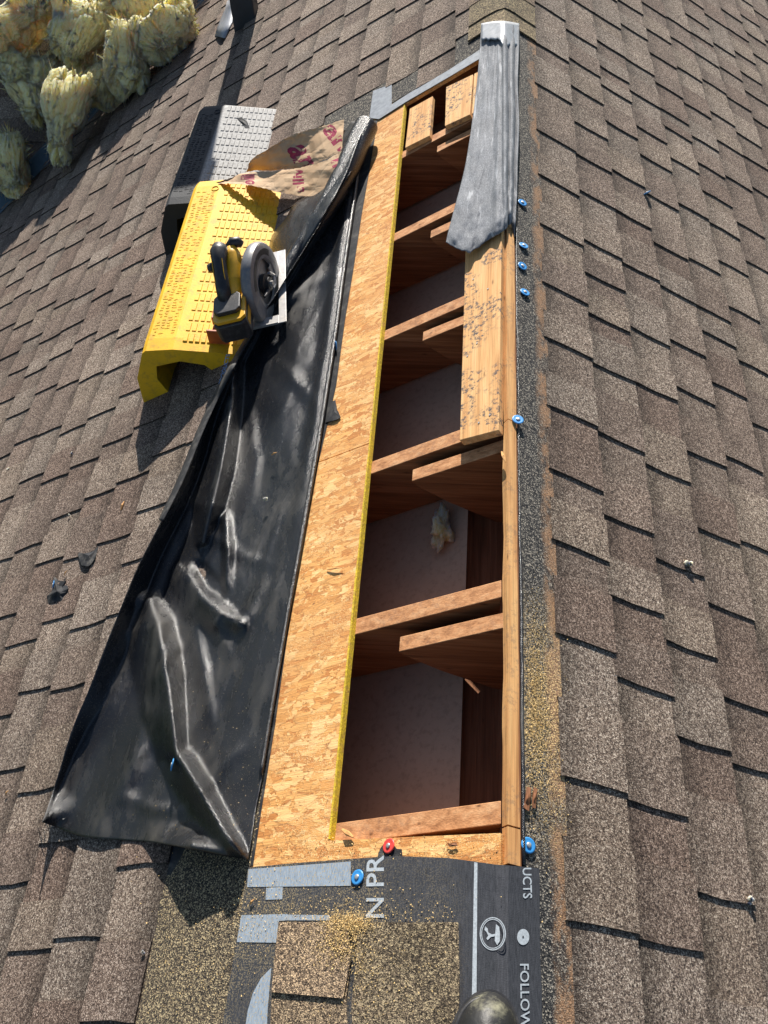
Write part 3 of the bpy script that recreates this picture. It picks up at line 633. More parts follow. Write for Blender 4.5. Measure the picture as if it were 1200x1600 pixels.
# folded lip on the left edge, lit from above
lip = MB(); rr = []
for i in range(60):
    s = lerp(.50, .815, i / 59); x, y = edge(LE, s); L_ = x; R_ = edge(RE, s)[0]; h = height(x, y, L_, R_); wv = 5 + 4 * sin(pi * i / 59) ** .5
    rr.append([at(x - wv * .9, y - 1, h * .93 - .003), at(x - wv * .4, y - .5, h * 1.0 + .001), at(x + .5, y, h + .003), at(x + 2.0, y + 1, h + .001)])
grid(lip, rr); lip.build('folded_lip', M['felt'], memb, smooth=True, solid=.001)
a, b, c = at(349, 603, .085), at(361, 556, .085), at(343, 602, .088); text_on('PRODUCTS', a, b, c, 0, M['bluetxt'], 'lettering', memb, lift=.006)
# rolled-up part and the flap beside it
def roll(axis, mb, n=70):
    pts = []; rr = []
    for i in range(n):
        x, y, nn, r = cr(axis, i / (n - 1)); pts.append(at(x, y, nn)); rr.append(r * (1 + .06 * nz((i * .13, 2, 0))))
    mb.tube(pts, rr, 22, flat=NRM(-1))
mb = MB(); roll([(573, 196, .056, .040), (560, 222, .056, .041), (543, 262, .054, .040), (524, 300, .050, .037), (503, 338, .046, .034), (482, 370, .042, .031), (464, 398, .038, .028), (447, 428, .034, .025), (428, 462, .030, .022), (405, 500, .026, .018)], mb)
mb.build('roll', M['membrane'], memb, smooth=True)
mb = MB(); rows = []
FL = [(548, 190, .020), (530, 222, .030), (515, 262, .040), (488, 300, .050), (461, 318, .060), (446, 342, .062), (426, 368, .050), (420, 392, .026), (426, 420, .016), (430, 448, .012)]
FR = [(575, 190, .075), (560, 220, .085), (545, 262, .085), (527, 300, .080), (505, 338, .074), (486, 370, .060), (468, 398, .044), (454, 425, .034), (440, 450, .026), (430, 470, .020)]
for i in range(46):
    l = cr(FL, i / 45); r = cr(FR, i / 45); row = []
    for j in range(17):
        t = j / 16; x = lerp(l[0], r[0], t); y = lerp(l[1], r[1], t); row.append(at(x, y, lerp(l[2], r[2], t) + .010 * sin(pi * t) + .003 * nz((x / 25, y / 25, 5)) - .03 * max(0, .12 - t) / .12))
    rows.append(row)
grid(mb, rows); mb.build('draped_flap', M['membrane'], memb, smooth=True, solid=.0013)
# frayed threads at the loose corner
mb = MB()
for k in range(16):
    x0, y0 = ru(66, 130), ru(1275, 1296); x1, y1 = x0 - ru(-12, 26), y0 + ru(-14, 14); mb.tube([at(x0, y0, .02), at((x0 + x1) / 2 + ru(-4, 4), (y0 + y1) / 2, .03), at(x1, y1, .015)], .0007, 4)
mb.tube([at(112, 1142, .04), at(100, 1180, .03), at(90, 1225, .03), at(68, 1282, .02)], .0008, 4)
mb.build('frayed_thread', M['membrane'], memb)

# ------------------------------------------------------------------ grey felt strip hanging over the far half of the hole
gs = thing('felt_flap', at(770, 200, .02), 'long grey felt strip hanging from the ridge caps over half the hole', 'felt strip')
G = [  # y, left x, left n, mid1 x, ridge x, right x
    (40, 752, .016, 770, 784, 811), (75, 750, .018, 770, 784, 811), (130, 745, .022, 768, 785, 809), (190, 737, .030, 764, 785, 811), (250, 727, .036, 760, 785, 809), (300, 714, .040, 755, 785, 808), (335, 704, .044, 752, 786, 806), (362, 697, .047, 750, 787, 805)]
BOT = [(0, 377), (.10, 385), (.28, 392), (.40, 381), (.52, 368), (.70, 354), (.82, 345), (.90, 343), (1.0, 362)]
mb = MB(); rows = []
for i in range(111):
    t = i / 110; g = cr([x for x in G], t); row = []
    for j in range(71):
        s = j / 70
        if s < .68: x = lerp(g[1], g[4], s / .68)
        else: x = lerp(g[4], g[5], (s - .68) / .32)
        y = g[0] + (6 * sin(s * 3) - 4) * 0
        yb = interp(BOT, s) + 2.2 * nz((s * 14, 3, 1), 1, 3); y = lerp(40, yb, (g[0] - 40) / (362 - 40))
        if t < .02: y -= 4 * sin(pi * s)
        ln = g[2]
        n = lerp(ln, .018, sm(s / .68)) + .004 * sin(s * 9 + t * 2) * t + .0035 * nz((s * 6, t * 9, 3)) + .0022 * (1 - 2 * abs(nz((s * 7, t * 6 + s * 5, 7), 1, 2))) * (.4 + t) + .009 * t * math.exp(-((s - .60) / .05) ** 2)
        if s > .68: n += .012 * abs(sin((s - .68) / .32 * pi * 2.5)) * (.4 + .6 * sin(pi * t))
        p1 = at(x, y, n, -1)
        if p1.x > 0: p1 = at(x, y, n, 1)
        if t > .9: p1 += Vector((0, 0, -.012)) * ((t - .9) / .1) ** 2 * (.3 + s)
        row.append(p1)
    rows.append(row)
grid(mb, rows); mb.build('strip', M['greyfelt'], gs, smooth=True, solid=.0015)
mb = MB(); rows = []
for i in range(10):
    t = i / 9; row = []
    for j in range(17):
        s = j / 16; x = lerp(752, 811, s); y = lerp(37 - 4 * sin(pi * s), 62 + (10 if s > .55 else 0) + 1.5 * sin(s * 40), t); n = .030 - .006 * s + .001 * nz((s * 7, t * 2, 1)); p = at(x, y, n, -1)
        if p.x > 0: p = at(x, y, n, 1)
        row.append(p)
    rows.append(row)
grid(mb, rows); mb.build('backing_tape', M['tape'], gs, smooth=True, solid=.001)

# ------------------------------------------------------------------ planks
def plank(pxs, n0, n1, label, name='plank', mat='plank', bev=.0015):
    c = at(sum(p[0] for p in pxs) / len(pxs), sum(p[1] for p in pxs) / len(pxs), n1); r = thing(name, c, label, 'plank')
    b = [at(x, y, n1) for x, y in pxs]; N_ = NRM(-1) * (n1 - n0); mb = MB(); mb.hexa([p - N_ for p in b], b); mb.build('board', M[mat], r, bevel=bev); return r
pk = plank([(718, 688), (779, 672), (782, 480), (784, 345), (728, 360), (724, 500)], -.0125, .008, 'long weathered plank with dark stains lying along the ridge beside the hole')
for x, y in [(751, 664), (768, 652), (733, 560), (748, 540), (765, 455), (742, 440)]:
    mb = MB(); mb.lathe([(.0001, .0094), (.0022, .0094), (.0024, .0085), (.0001, .0082)], Matrix(((CS, 0, -SN), (0, 1, 0), (SN, 0, CS))), at(x, y, 0), 10); mb.build('nail_head', M['nail'], pk)
plank([(633, 231), (671, 212), (676, 150), (640, 170)], -.0125, .004, 'short cut plank end against the OSB at the far end of the hole')
plank([(695, 197), (734, 179), (739, 116), (697, 136)], -.0125, .004, 'short cut plank end with a knot beside the grey felt strip')
plank([(737, 178), (750, 172), (756, 108), (741, 115)], -.0125, .003, 'narrow plank end half hidden under the grey felt strip')

# ------------------------------------------------------------------ plastic curb ramps
UPL = Vector((CS, 0, SN)); YV = Vector((0, 1, 0))
def ramp(P, rot, L, name, label, mat, top_tint=None, rows_n=15):
    r_ = thing(name, P, label, 'ramp', 'plastic curb ramps on the left slope'); N_ = NRM(-1); e = YV * cos(rot) - (-UPL) * sin(rot) * -1; e.normalize(); ex = e.cross(N_).normalized(); 
    if ex.dot(UPL) < 0: ex = -ex
    def Q(lx, z, l): a = lx * CS + z * SN; b = -lx * SN + z * CS; return P + ex * a + N_ * b + e * l
    outer = [(0, 0), (.006, .12), (.048, .232), (.062, .244), (.148, .252), (.160, .251), (.385, .234), (.400, .243 - .004)]
    bot = [(.405, .243), (.28, .165), (.265, .152), (.235, .186), (.16, .200), (.080, .176), (.070, .12), (.094, .060), (.088, .053)]
    prof = outer[:-1] + [(.398, .238)] + bot
    mb = MB(); nl = 18
    ch = .018
    for i in range(nl + 1):
        l = L * i / nl; sh = 0
        mb.v += [Q(x + (0), z - (.012 if (i == nl and z > .2) else 0) - (.004 if (i == 0 and z > .2) else 0), l) for x, z in prof]
    m = len(prof); tint = top_tint or (lambda x, z: (0, 0, 0))
    for i in range(nl):
        for k in range(m):
            k2 = (k + 1) % m; mb.f.append((i * m + k, i * m + k2, (i + 1) * m + k2, (i + 1) * m + k)); a_ = tint(*prof[k]); b_ = tint(*prof[k2]); mb.c.append([a_, b_, b_, a_]); mb.mi.append(0)
    for i in (0, nl): mb.f.append(tuple(i * m + k for k in range(m))); mb.c.append((0, 0, 0)); mb.mi.append(0)
    mb.build('body', M[mat], r_, bevel=.003)
    # raised treads
    mb = MB(); M0 = Matrix((ex, e, N_)).transposed(); nr = int(L / .050); A = Vector((.170, .2505)); B = Vector((.375, .2345)); nt_ = 11
    dirx = (Q(B.x, B.y, 0) - Q(A.x, A.y, 0)).normalized(); nn = dirx.cross(e).normalized(); nn = nn if nn.z > 0 else -nn; Mt = Matrix((dirx, e, nn)).transposed()
    for a in range(nr):
        for b in range(nt_):
            x = lerp(A.x, B.x, (b + .5) / nt_); z = lerp(A.y, B.y, (b + .5) / nt_); c = Q(x, z, .03 + (a + .5) * (L - .05) / nr); hx, hy = .0072, .0185; h = .0022; tt = tint(.3, .3) if top_tint else (0, 0, 0)
            bb = [c + Mt @ Vector((sx * hx, sy * hy, -.001)) for sx, sy in ((-1, -1), (1, -1), (1, 1), (-1, 1))]; tp = [c + Mt @ Vector((sx * hx * .8, sy * hy * .9, h)) for sx, sy in ((-1, -1), (1, -1), (1, 1), (-1, 1))]
            mb.hexa(bb, tp, tt)
            tp2 = [c + Mt @ Vector((sx * hx * .42, sy * hy * .70, h + .0002)) for sx, sy in ((-1, -1), (1, -1), (1, 1), (-1, 1))]; bb2 = [c + Mt @ Vector((sx * hx * .5, sy * hy * .75, h - .0016)) for sx, sy in ((-1, -1), (1, -1), (1, 1), (-1, 1))]
    mb.build('tread', M[mat], r_)
    # embossed marks on the sloping side face
    mb = MB(); A = Vector((.066, .2445)); B = Vector((.142, .2515)); dirx = (Q(B.x, B.y, 0) - Q(A.x, A.y, 0)).normalized(); nn = dirx.cross(e).normalized(); nn = nn if nn.z > 0 else -nn; Mt = Matrix((dirx, e, nn)).transposed()
    for col_ in range(4):
        l = .05 + ru(0, .03)
        while l < L - .08:
            w_ = ru(.004, .009)
            if rnd() < .82:
                t = (col_ + .5) / 4; c = Q(lerp(A.x, B.x, t), lerp(A.y, B.y, t), l)
                for q in range(2): mb.box(c + Mt @ Vector((ru(-.005, .005), ru(-.002, .002), 0)), (ru(.002, .006), .0011, .0010), Mt, (0, 0, 0))
                mb.box(c + Mt @ Vector((ru(-.004, .004), .003, 0)), (.001, ru(.002, .004), .0010), Mt, (0, 0, 0))
            l += w_ + .007
    mb.build('embossed_lettering', M[mat], r_)
    c = Q(.135, .2515, L - .07); mb = MB(); mb.lathe([(.014, -.001), (.014, .0018), (.0115, .0020), (.011, -.001)], Mt, c, 20); mb.build('embossed_ring', M[mat], r_)
    return r_, Q
PY = at(226, 633, 0)
yr, QY = ramp(PY, radians(1.0), .90, 'curb_ramp', 'bright yellow rubber curb ramp holding the circular saw', 'yellow')
PB = at(260, 402, 0)
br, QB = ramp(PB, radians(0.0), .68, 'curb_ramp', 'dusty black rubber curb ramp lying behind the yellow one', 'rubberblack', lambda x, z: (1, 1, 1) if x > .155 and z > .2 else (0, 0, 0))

# ------------------------------------------------------------------ kraft paper torn from the insulation
kp = thing('kraft_paper', at(430, 265, .1), 'crumpled brown kraft paper facing with magenta lettering draped over both ramps', 'paper')
R1 = [(386, 266, .115), (392, 250, .130), (418, 233, .135), (450, 214, .125), (478, 204, .115), (508, 196, .105), (538, 187, .100)]
R2 = [(385, 268, .105), (402, 266, .075), (424, 266, .062), (450, 264, .056), (476, 262, .060), (506, 250, .075), (534, 236, .088)]
R3 = [(338, 284, .142), (352, 281, .138), (385, 270, .118), (432, 267, .080), (470, 262, .078), (505, 252, .096), (534, 236, .095)]
R4 = [(290, 287, .132), (318, 294, .140), (350, 287, .138), (398, 291, .100), (440, 301, .064), (492, 306, .066), (521, 284, .078)]
RT = random.Random(5); FT = {}
def facet(x, y, c=13.0, ky=1.0):
    def g(i, j):
        if (i, j, c) not in FT: FT[(i, j, c)] = RT.uniform(-1, 1)
        return FT[(i, j, c)]
    u = x / c + .35 * sin(y / c * .9); v = y / (c * .72); i, j = math.floor(u), math.floor(v); a, b = u - i, v - j
    if a + b < 1: return g(i, j) + a * (g(i + 1, j) - g(i, j)) + b * (g(i, j + 1) - g(i, j))
    return g(i + 1, j + 1) + (1 - a) * (g(i, j + 1) - g(i + 1, j + 1)) + (1 - b) * (g(i + 1, j) - g(i + 1, j + 1))
def sheet2(A, B, nu, nv, name, cr_amp=.0028):
    mb = MB(); rows = []
    for i in range(nv + 1):
        v = i / nv; row = []
        for j in range(nu + 1):
            a = cr(A, j / nu); b = cr(B, j / nu); x, y, n = (lerp(p, q, v) for p, q in zip(a, b))
            e_ = min(v, 1 - v) * 4; k = min(1, e_ + .35)
            n += cr_amp * (facet(x, y, 22) * 1.3 + facet(x + 50, y, 9) * .55 + nz((x / 50, y / 30, 9), 1, 1) * 1.6) * k; row.append(at(x + 1.2 * nz((x / 7, y / 7, 1)) * (1 - e_ if e_ < 1 else 0), y + 1.3 * nz((x / 6, y / 6, 2)) * (1 - e_ if e_ < 1 else 0), n))
        rows.append(row)
    grid(mb, rows); return mb.build(name, M['kraft'], kp, smooth=False, solid=.0006)
KP = [sheet2(R1, R2, 90, 48, 'raised_panel'), sheet2(R3, R4, 130, 40, 'folded_flap')]
def strokes(segs, nfun, name, wd=2.2):
    mb = MB()
    for pl in segs:
        for (x0, y0), (x1, y1) in zip(pl, pl[1:]):
            d = sqrt((x1 - x0) ** 2 + (y1 - y0) ** 2) or 1; ox, oy = -(y1 - y0) / d * wd, (x1 - x0) / d * wd
            q = [(x0 + ox, y0 + oy), (x1 + ox, y1 + oy), (x1 - ox, y1 - oy), (x0 - ox, y0 - oy)]; mb.add([at(x, y, nfun(x, y)) for x, y in q], [(0, 1, 2, 3)])
    mb.build(name, M['magenta'], kp, solid=0)
# 'an' and 'ville' of the printed lettering, following the tilt of the paper
def on_paper(word, A, B, C, rows_, name):
    cu = bpy.data.curves.new('w', 'FONT'); cu.body = word; cu.size = 1; cu.resolution_u = 2; cu.offset = .03; o = bpy.data.objects.new('w', cu); COL.objects.link(o); bpy.context.view_layer.update()
    ev = o.evaluated_get(bpy.context.evaluated_depsgraph_get()); me = ev.to_mesh(); vs = [v.co.copy() for v in me.vertices]; fs = [tuple(p.vertices) for p in me.polygons]; ev.to_mesh_clear(); bpy.data.objects.remove(o); bpy.data.curves.remove(cu)
    import bmesh
    x0 = min(v.x for v in vs); x1 = max(v.x for v in vs); y0 = min(v.y for v in vs); y1 = max(v.y for v in vs)
    bm = bmesh.new(); bv = [bm.verts.new(((v.x - x0) / (x1 - x0), (v.y - y0) / (y1 - y0), 0)) for v in vs]
    for f in fs:
        try: bm.faces.new([bv[i] for i in f])
        except ValueError: pass
    bmesh.ops.triangulate(bm, faces=bm.faces[:]); 
    for _ in range(2): bmesh.ops.subdivide_edges(bm, edges=[e for e in bm.edges if e.calc_length() > .12], cuts=1)
    bmesh.ops.triangulate(bm, faces=bm.faces[:]); bm.verts.index_update(); mb = MB(); vs2 = []
    for v in bm.verts:
        x = A[0] + v.co.x * (B[0] - A[0]) + v.co.y * (C[0] - A[0]); y = A[1] + v.co.x * (B[1] - A[1]) + v.co.y * (C[1] - A[1]); vs2.append((x, y))
    paper = PAPER[rows_]; out = []
    for x, y in vs2:
        d = ray(x, y).normalized(); hit = paper.ray_cast(CAM, d); out.append((hit[0] - d * .0016) if hit[0] is not None else at(x, y, .15) )
    good = [i for i, (x, y) in enumerate(vs2)]
    ok = [paper.ray_cast(CAM, ray(x, y).normalized())[0] is not None for x, y in vs2]
    mb.add(out, [tuple(v.index for v in f.verts) for f in bm.faces if all(ok[v.index] for v in f.verts)]); bm.free(); mb.build(name, M['magenta'], kp)
from mathutils.bvhtree import BVHTree
PAPER = []
for o in KP: PAPER.append(BVHTree.FromPolygons([v.co for v in o.data.vertices], [tuple(p.vertices) for p in o.data.polygons]))
on_paper('an', (446, 232), (466, 268), (474, 224), 0, 'lettering'); on_paper('an', (502, 204), (530, 240), (518, 192), 0, 'lettering')
on_paper('ville', (474, 262), (476, 300), (456, 263), 1, 'lettering'); on_paper('ille', (398, 272), (398, 288), (376, 272), 1, 'lettering'); on_paper('nv', (516, 252), (524, 276), (530, 246), 1, 'lettering')

# ------------------------------------------------------------------ circular saw
K = 1.165
SROT = (radians(1.044), radians(-11.548), radians(8.431)); SPOS = CAM + (Vector((-0.53622308, 1.73513013, -0.06792079)) - CAM) * K
saw = thing('circular_saw', SPOS, 'yellow and black cordless circular saw with grey blade guard resting on the yellow ramp', 'saw', rot=SROT)
saw.scale = (K, K, K); SM = Matrix.LocRotScale(SPOS, Euler(SROT), Vector((K, K, K)))
class SB(MB):
    def build(s, name, mat, parent=None, **kw): s.v = [SM @ Vector(v) for v in s.v]; return MB.build(s, name, mat, parent if parent is not None else saw, **kw)
X90 = Matrix(((0, 0, 1), (0, 1, 0), (-1, 0, 0)))        # lathe axis -> +x
def rbox(mb, c, h, ch=.2):                               # chamfered block
    c = Vector(c); hx, hy, hz = h; k = ch * min(hx, hy)
    lo = [(-hx, -hy + k), (-hx + k, -hy), (hx - k, -hy), (hx, -hy + k), (hx, hy - k), (hx - k, hy), (-hx + k, hy), (-hx, hy - k)]
    mb.hexa([c + Vector((x, y, -hz)) for x, y in lo], [c + Vector((x, y, hz)) for x, y in lo])
mb = SB(); 
for (x0, x1, y0, y1) in ((-.0195, 0, 0, .28), (-.145, -.0195, 0, .030), (-.145, -.0195, .222, .28), (-.145, -.085, .030, .222)): mb.hexa([Vector((x0, y0, 0)), Vector((x1, y0, 0)), Vector((x1, y1, 0)), Vector((x0, y1, 0))], [Vector((x0, y0, .003)), Vector((x1, y0, .003)), Vector((x1, y1, .003)), Vector((x0, y1, .003))])
plate = mb.build('base_plate', M['steel'], bevel=.0006)
mb = SB(); mb.hexa([Vector((-.145, -.004, .003)), Vector((-.02, -.004, .003)), Vector((-.02, -.0005, .003)), Vector((-.145, -.0005, .003))], [Vector((-.145, -.004, .012)), Vector((-.02, -.004, .009)), Vector((-.02, -.0005, .009)), Vector((-.145, -.0005, .012))]); mb.build('base_lip', M['steel'], plate)
GR = Matrix.Rotation(radians(-13), 3, 'Z')
class GB(SB):
    def build(s, *a, **k): s.v = [GC + GR @ (Vector(v) - GC) for v in s.v]; return SB.build(s, *a, **k)
# upper guard: drum with rounded rim, open disc face to the right
GC = Vector((-.056, .116, .040)); R0 = .104
def half_drum(mb, a0, a1, prof, seg=40, c=GC):
    rows = []
    for i in range(seg + 1):
        t = lerp(a0, a1, i / seg); d = Vector((0, cos(t), sin(t))); rows.append([c + Vector((x, 0, 0)) + d * r for x, r in prof])
    grid(mb, rows)
mb = GB(); half_drum(mb, radians(-28), radians(208), [(-.010, .030), (-.010, R0 * .93), (-.005, R0 * .985), (.002, R0), (.010, R0), (.017, R0 * .97), (.0195, R0 * .90), (.0195, .066), (.012, .063)], 44)
ug = mb.build('upper_guard', M['guard'], smooth=False, autos=40, solid=.0015)
mb = GB(); half_drum(mb, radians(30), radians(150), [(.0200, .072), (.0215, .074), (.0215, .088), (.0200, .090)], 20); mb.build('guard_rib', M['sawblack'], ug)
mb = GB(); mb.lathe([(.0001, -.0008), (.082, -.0008), (.082, .0008), (.0001, .0008)], X90, GC + Vector((.004, 0, 0)), 48); mb.build('blade', M['steel'])
mb = GB(); half_drum(mb, radians(172), radians(372), [(.0125, .050), (.0165, .052), (.0170, .086), (.012, .089), (-.004, .089)], 36); lg = mb.build('lower_guard', simple('pale_worn_metal', (.52, .50, .46), .45, .5, 60, .2, metal=.3), autos=40, solid=.0012)
mb = GB(); mb.lathe([(.0001, .0), (.026, .0), (.026, .010), (.017, .013), (.017, .020), (.0001, .020)], X90, GC + Vector((.008, 0, 0)), 26); mb.build('blade_flange', M['sawblack'])
mb = GB(); mb.lathe([(.0001, .0), (.0075, .0), (.0075, .008), (.0001, .008)], X90, GC + Vector((.028, 0, 0)), 6); mb.build('blade_bolt', M['nail'])
mb = GB(); mb.tube([GC + Vector((.022, -.004, -.006)), GC + Vector((.024, -.030, -.004)), GC + Vector((.024, -.052, .004))], [.007, .006, .004], 10); mb.build('guard_lever', M['sawblack'])
mb = GB(); mb.tube([GC + Vector((.020, .030, .010)), GC + Vector((.022, .045, -.012)), GC + Vector((.022, .030, -.030)), GC + Vector((.022, .012, -.026))], .0045, 10); mb.build('guard_return_link', M['steel'])
# motor and yellow body
mb = SB(); mb.lathe([(.0001, -.062), (.026, -.062), (.036, -.052), (.040, -.030), (.041, .0), (.0001, .0)], X90, Vector((-.084, .125, .060)), 28); mb.build('motor_housing', M['sawyellow'], autos=35)
mb = SB()
for k in range(6): mb.box((-.150, .125, .040 + k * .008), (.0015, .020, .0016))
mb.build('motor_vent', M['sawblack'])
mb = SB(); mb.tube([(-.108, .042, .080), (-.104, .080, .098), (-.100, .115, .112), (-.098, .140, .132), (-.100, .155, .142)], [.022, .025, .026, .021, .015], 14); mb.tube([(-.100, .055, .045), (-.100, .095, .075), (-.098, .140, .085)], [.018, .024, .024], 14); mb.build('body_frame', M['sawyellow'], smooth=True)
mb = SB(); mb.tube([(-.128, .024, .086), (-.128, .050, .112), (-.127, .080, .132), (-.126, .108, .146), (-.124, .132, .154), (-.120, .148, .156)], [.0195, .0180, .0172, .0185, .0225, .0190], 18); hd = mb.build('handle', M['sawblack'], smooth=True)
for s_ in (-1, 1):
    mb = SB(); mb.tube([(-.128 + s_ * .012, .040, .117), (-.128 + s_ * .013, .070, .141), (-.127 + s_ * .013, .100, .158)], .0011, 6); mb.build('handle_seam', M['sawyellow'], hd)
mb = SB(); mb.lathe([(.0001, -.010), (.010, -.009), (.013, 0), (.010, .009), (.0001, .010)], X90, Vector((-.150, .105, .134)), 16); mb.build('lock_button', M['sawblack'])
mb = SB(); mb.tube([(-.104, .158, .142), (-.092, .164, .148), (-.078, .166, .144), (-.068, .162, .138)], [.010, .014, .014, .007], 14); mb.build('front_knob', M['sawblack'], smooth=True)
mb = SB(); mb.tube([(-.098, .140, .118), (-.086, .130, .100), (-.066, .134, .104)], .0065, 10); mb.build('guard_bracket', simple('copper_metal', (.50, .24, .10), .4, .5, 60, .2, metal=.4))
# battery
mb = SB(); rbox(mb, (-.120, -.004, .052), (.042, .052, .026), .28); bt = mb.build('battery', M['sawblack'], bevel=.003)
mb = SB(); rbox(mb, (-.120, .000, .083), (.0415, .048, .0045), .28); mb.build('battery_band', M['sawyellow'], bt, bevel=.001)
mb = SB(); rbox(mb, (-.122, .006, .0935), (.034, .034, .006), .3); mb.build('battery_mount', M['sawblack'], bt, bevel=.002)
mb = SB(); mb.box((-.0775, -.006, .060), (.0009, .030, .009)); mb.build('battery_sticker', M['sawyellow'], bt)

# rust-orange clip at the near end of the ramp
cl = thing('plastic_clip', QY(.27, .25, .05), 'small rust orange plastic clip hooked over the near end of the yellow ramp', 'clip')
def pbox(pts, h, name, mat, parent):
    mb = MB(); mb.hexa([Vector(p) for p in pts], [Vector(p) + Vector(h) for p in pts]); return mb.build(name, M[mat], parent, bevel=.002)
q = [QY(.255, .246, .035), QY(.315, .242, .035), QY(.315, .242, .110), QY(.255, .246, .110)]
pbox(q, (0, 0, .006), 'clip_arm', 'orange', cl)
q = [QY(.255, .247, .030), QY(.315, .243, .030), QY(.315, .243, .038), QY(.255, .247, .038)]
pbox(q, (0, 0, .052), 'clip_face', 'orange', cl)
q = [QY(.255, .256, .104), QY(.300, .254, .104), QY(.300, .254, .150), QY(.255, .256, .150)]
pbox(q, (0, 0, .030), 'clip_block', 'orange', cl)

# ------------------------------------------------------------------ cap nails
def cap_nail(mat):
    r = thing('cap_nail', (0, 0, 0), None, 'cap nail', 'plastic cap nails')
    mb = MB(); mb.lathe([(.0001, .0), (.0125, .0), (.0132, .0008), (.0128, .0020), (.0110, .0026), (.0085, .0018), (.0060, .0022), (.0001, .0026)], Matrix.Identity(3), (0, 0, 0), 30); mb.build('plastic_cap', mat, r, smooth=True)
    mb = MB(); mb.lathe([(.0001, .0026), (.0044, .0027), (.0046, .0036), (.0030, .0043), (.0001, .0044)], Matrix.Identity(3), (0, 0, 0), 14); mb.build('nail_head', M['nail'], r, smooth=True); return r
protos = {'blue': cap_nail(M['blue']), 'red': cap_nail(M['red'])}
NAILS = [  # px, py, side, n, tilt, colour, label
    (816, 317, 1, .006, 8, 'blue', 'blue plastic cap nail touching the right edge of the grey felt strip'),
    (818, 384, 1, .006, 14, 'blue', 'blue plastic cap nail below the felt strip end, topmost of the close three'),
    (816, 416, 1, .006, 5, 'blue', 'blue plastic cap nail, middle of the close three beside the deck edge'),
    (820, 457, 1, .006, 10, 'blue', 'blue plastic cap nail lowest of the close three beside the deck edge'),
    (809, 656, 1, .010, 22, 'blue', 'bent blue plastic cap nail standing up beside the plank end'),
    (825, 1321, 1, .005, 6, 'blue', 'large looking blue plastic cap nail above the word UCTS at the corner of the hole'),
    (559, 1371, -1, .0075, 4, 'blue', 'blue plastic cap nail beside the letters N PR on the printed underlayment'),
    (608, 1322, -1, .003, 9, 'red', 'red plastic cap nail on the OSB at the near edge of the hole'),
    (270, 1195, -1, .050, 40, 'blue', 'blue plastic cap nail half folded into the black membrane fold'),
    (525, 540, -1, .008, 50, 'blue', 'blue plastic cap nail scrap caught between black membrane and OSB'),
    (84, 914, -1, .014, 35, 'blue', 'blue plastic cap nail under the torn black felt scrap on the left slope'),
    (1011, 302, 1, .012, 75, 'blue', 'blue plastic cap nail wedged upright under a tab on the right slope')]
used = set()
for px, py, s, n, tilt, colr, lab in NAILS:
    pr = protos[colr]
    if colr not in used: r = pr; used.add(colr)
    else:
        r = pr.copy(); COL.objects.link(r)
        for ch in list(pr.children): c = ch.copy(); COL.objects.link(c); c.parent = r
    r.location = at(px, py, n, s); r.rotation_euler = (radians(tilt) * .6, radians(S * 57.3 * s) - 0 + radians(tilt) * .5 * (-1 if px % 2 else 1), ru(0, 6)); r.rotation_mode = 'XYZ'; r['label'] = lab
    zr = Matrix.Rotation(radians(tilt), 3, Vector((ru(-1, 1), -1, 0)).normalized()); r.rotation_euler = (Matrix.Rotation(s * S, 3, 'Y') @ zr).to_euler()
    if px == 608: mbp = MB(); mbp.add([at(x, y, .0016) for x, y in ((589, 1341), (594, 1326), (600, 1318), (614, 1319), (620, 1326), (628, 1327), (629, 1341))], [tuple(range(7))]); scrap = mbp.build('felt_scrap', M['felt']); tag(scrap, 'small black felt scrap pinned under the red cap nail', 'felt scrap')

# ------------------------------------------------------------------ scraps, splinters, crumbs
def scrap(pxs, n, lab, mat='felt', curl=.012, s=-1, name='felt_scrap', cat='felt scrap'):
    cx = sum(p[0] for p in pxs) / len(pxs); cy = sum(p[1] for p in pxs) / len(pxs); c = at(cx, cy, n + curl, s); ring_ = []; m = len(pxs)
    for k in range(m * 3):
        a = pxs[k // 3]; b = pxs[(k // 3 + 1) % m]; t = (k % 3) / 3; x = lerp(a[0], b[0], t) + ru(-.7, .7); y = lerp(a[1], b[1], t) + ru(-.7, .7); ring_.append((x, y))
    vs = [at(x, y, n + curl * abs(nz((x / 24, y / 24, 4), 1, 1)) * 1.2, s) for x, y in ring_]; mid = [at(lerp(x, cx, .5), lerp(y, cy, .5), n + curl * (.45 + .5 * nz((x / 22, y / 22, 1), 1, 1)), s) for x, y in ring_]
    mb = MB(); M_ = len(vs); mb.add(vs + mid + [c], [(k, (k + 1) % M_, M_ + (k + 1) % M_, M_ + k) for k in range(M_)] + [(M_ + k, M_ + (k + 1) % M_, 2 * M_) for k in range(M_)])
    return tag(mb.build(name, M[mat], solid=.0015), lab, cat)
scrap([(120, 862), (128, 866), (152, 860), (155, 852), (150, 872), (140, 885), (128, 884)], .004, 'small black felt scrap on the left slope, upper of the two')
scrap([(85, 902), (92, 908), (103, 908), (107, 920), (98, 938), (88, 940), (76, 944), (74, 932), (82, 924)], .004, 'torn curled black felt scrap on the left slope, lower of the two', curl=.02)
scrap([(508, 661), (518, 628), (524, 626), (527, 640), (533, 652), (528, 656)], .001, 'torn black felt scrap stuck on the OSB near its seam', curl=.004)
scrap([(370, 186), (378, 183), (388, 192), (391, 201), (384, 200), (376, 192)], .155, 'black roofing scrap lying on top of the dusty black ramp', curl=.006)
scrap([(700, 1318 - 1240 + 1240), (712, 1316), (716, 1322), (703, 1324)], .002, 'tiny bark flake on the OSB at the near edge', 'oldwood', .003, name='bark_flake', cat='wood scrap')
scrap([(818, 1262), (823, 1230), (829, 1232), (826, 1268)], .006, 'thin rusty brown bark strip beside the deck edge', 'oldwood', .006, 1, 'bark_strip', 'wood scrap')
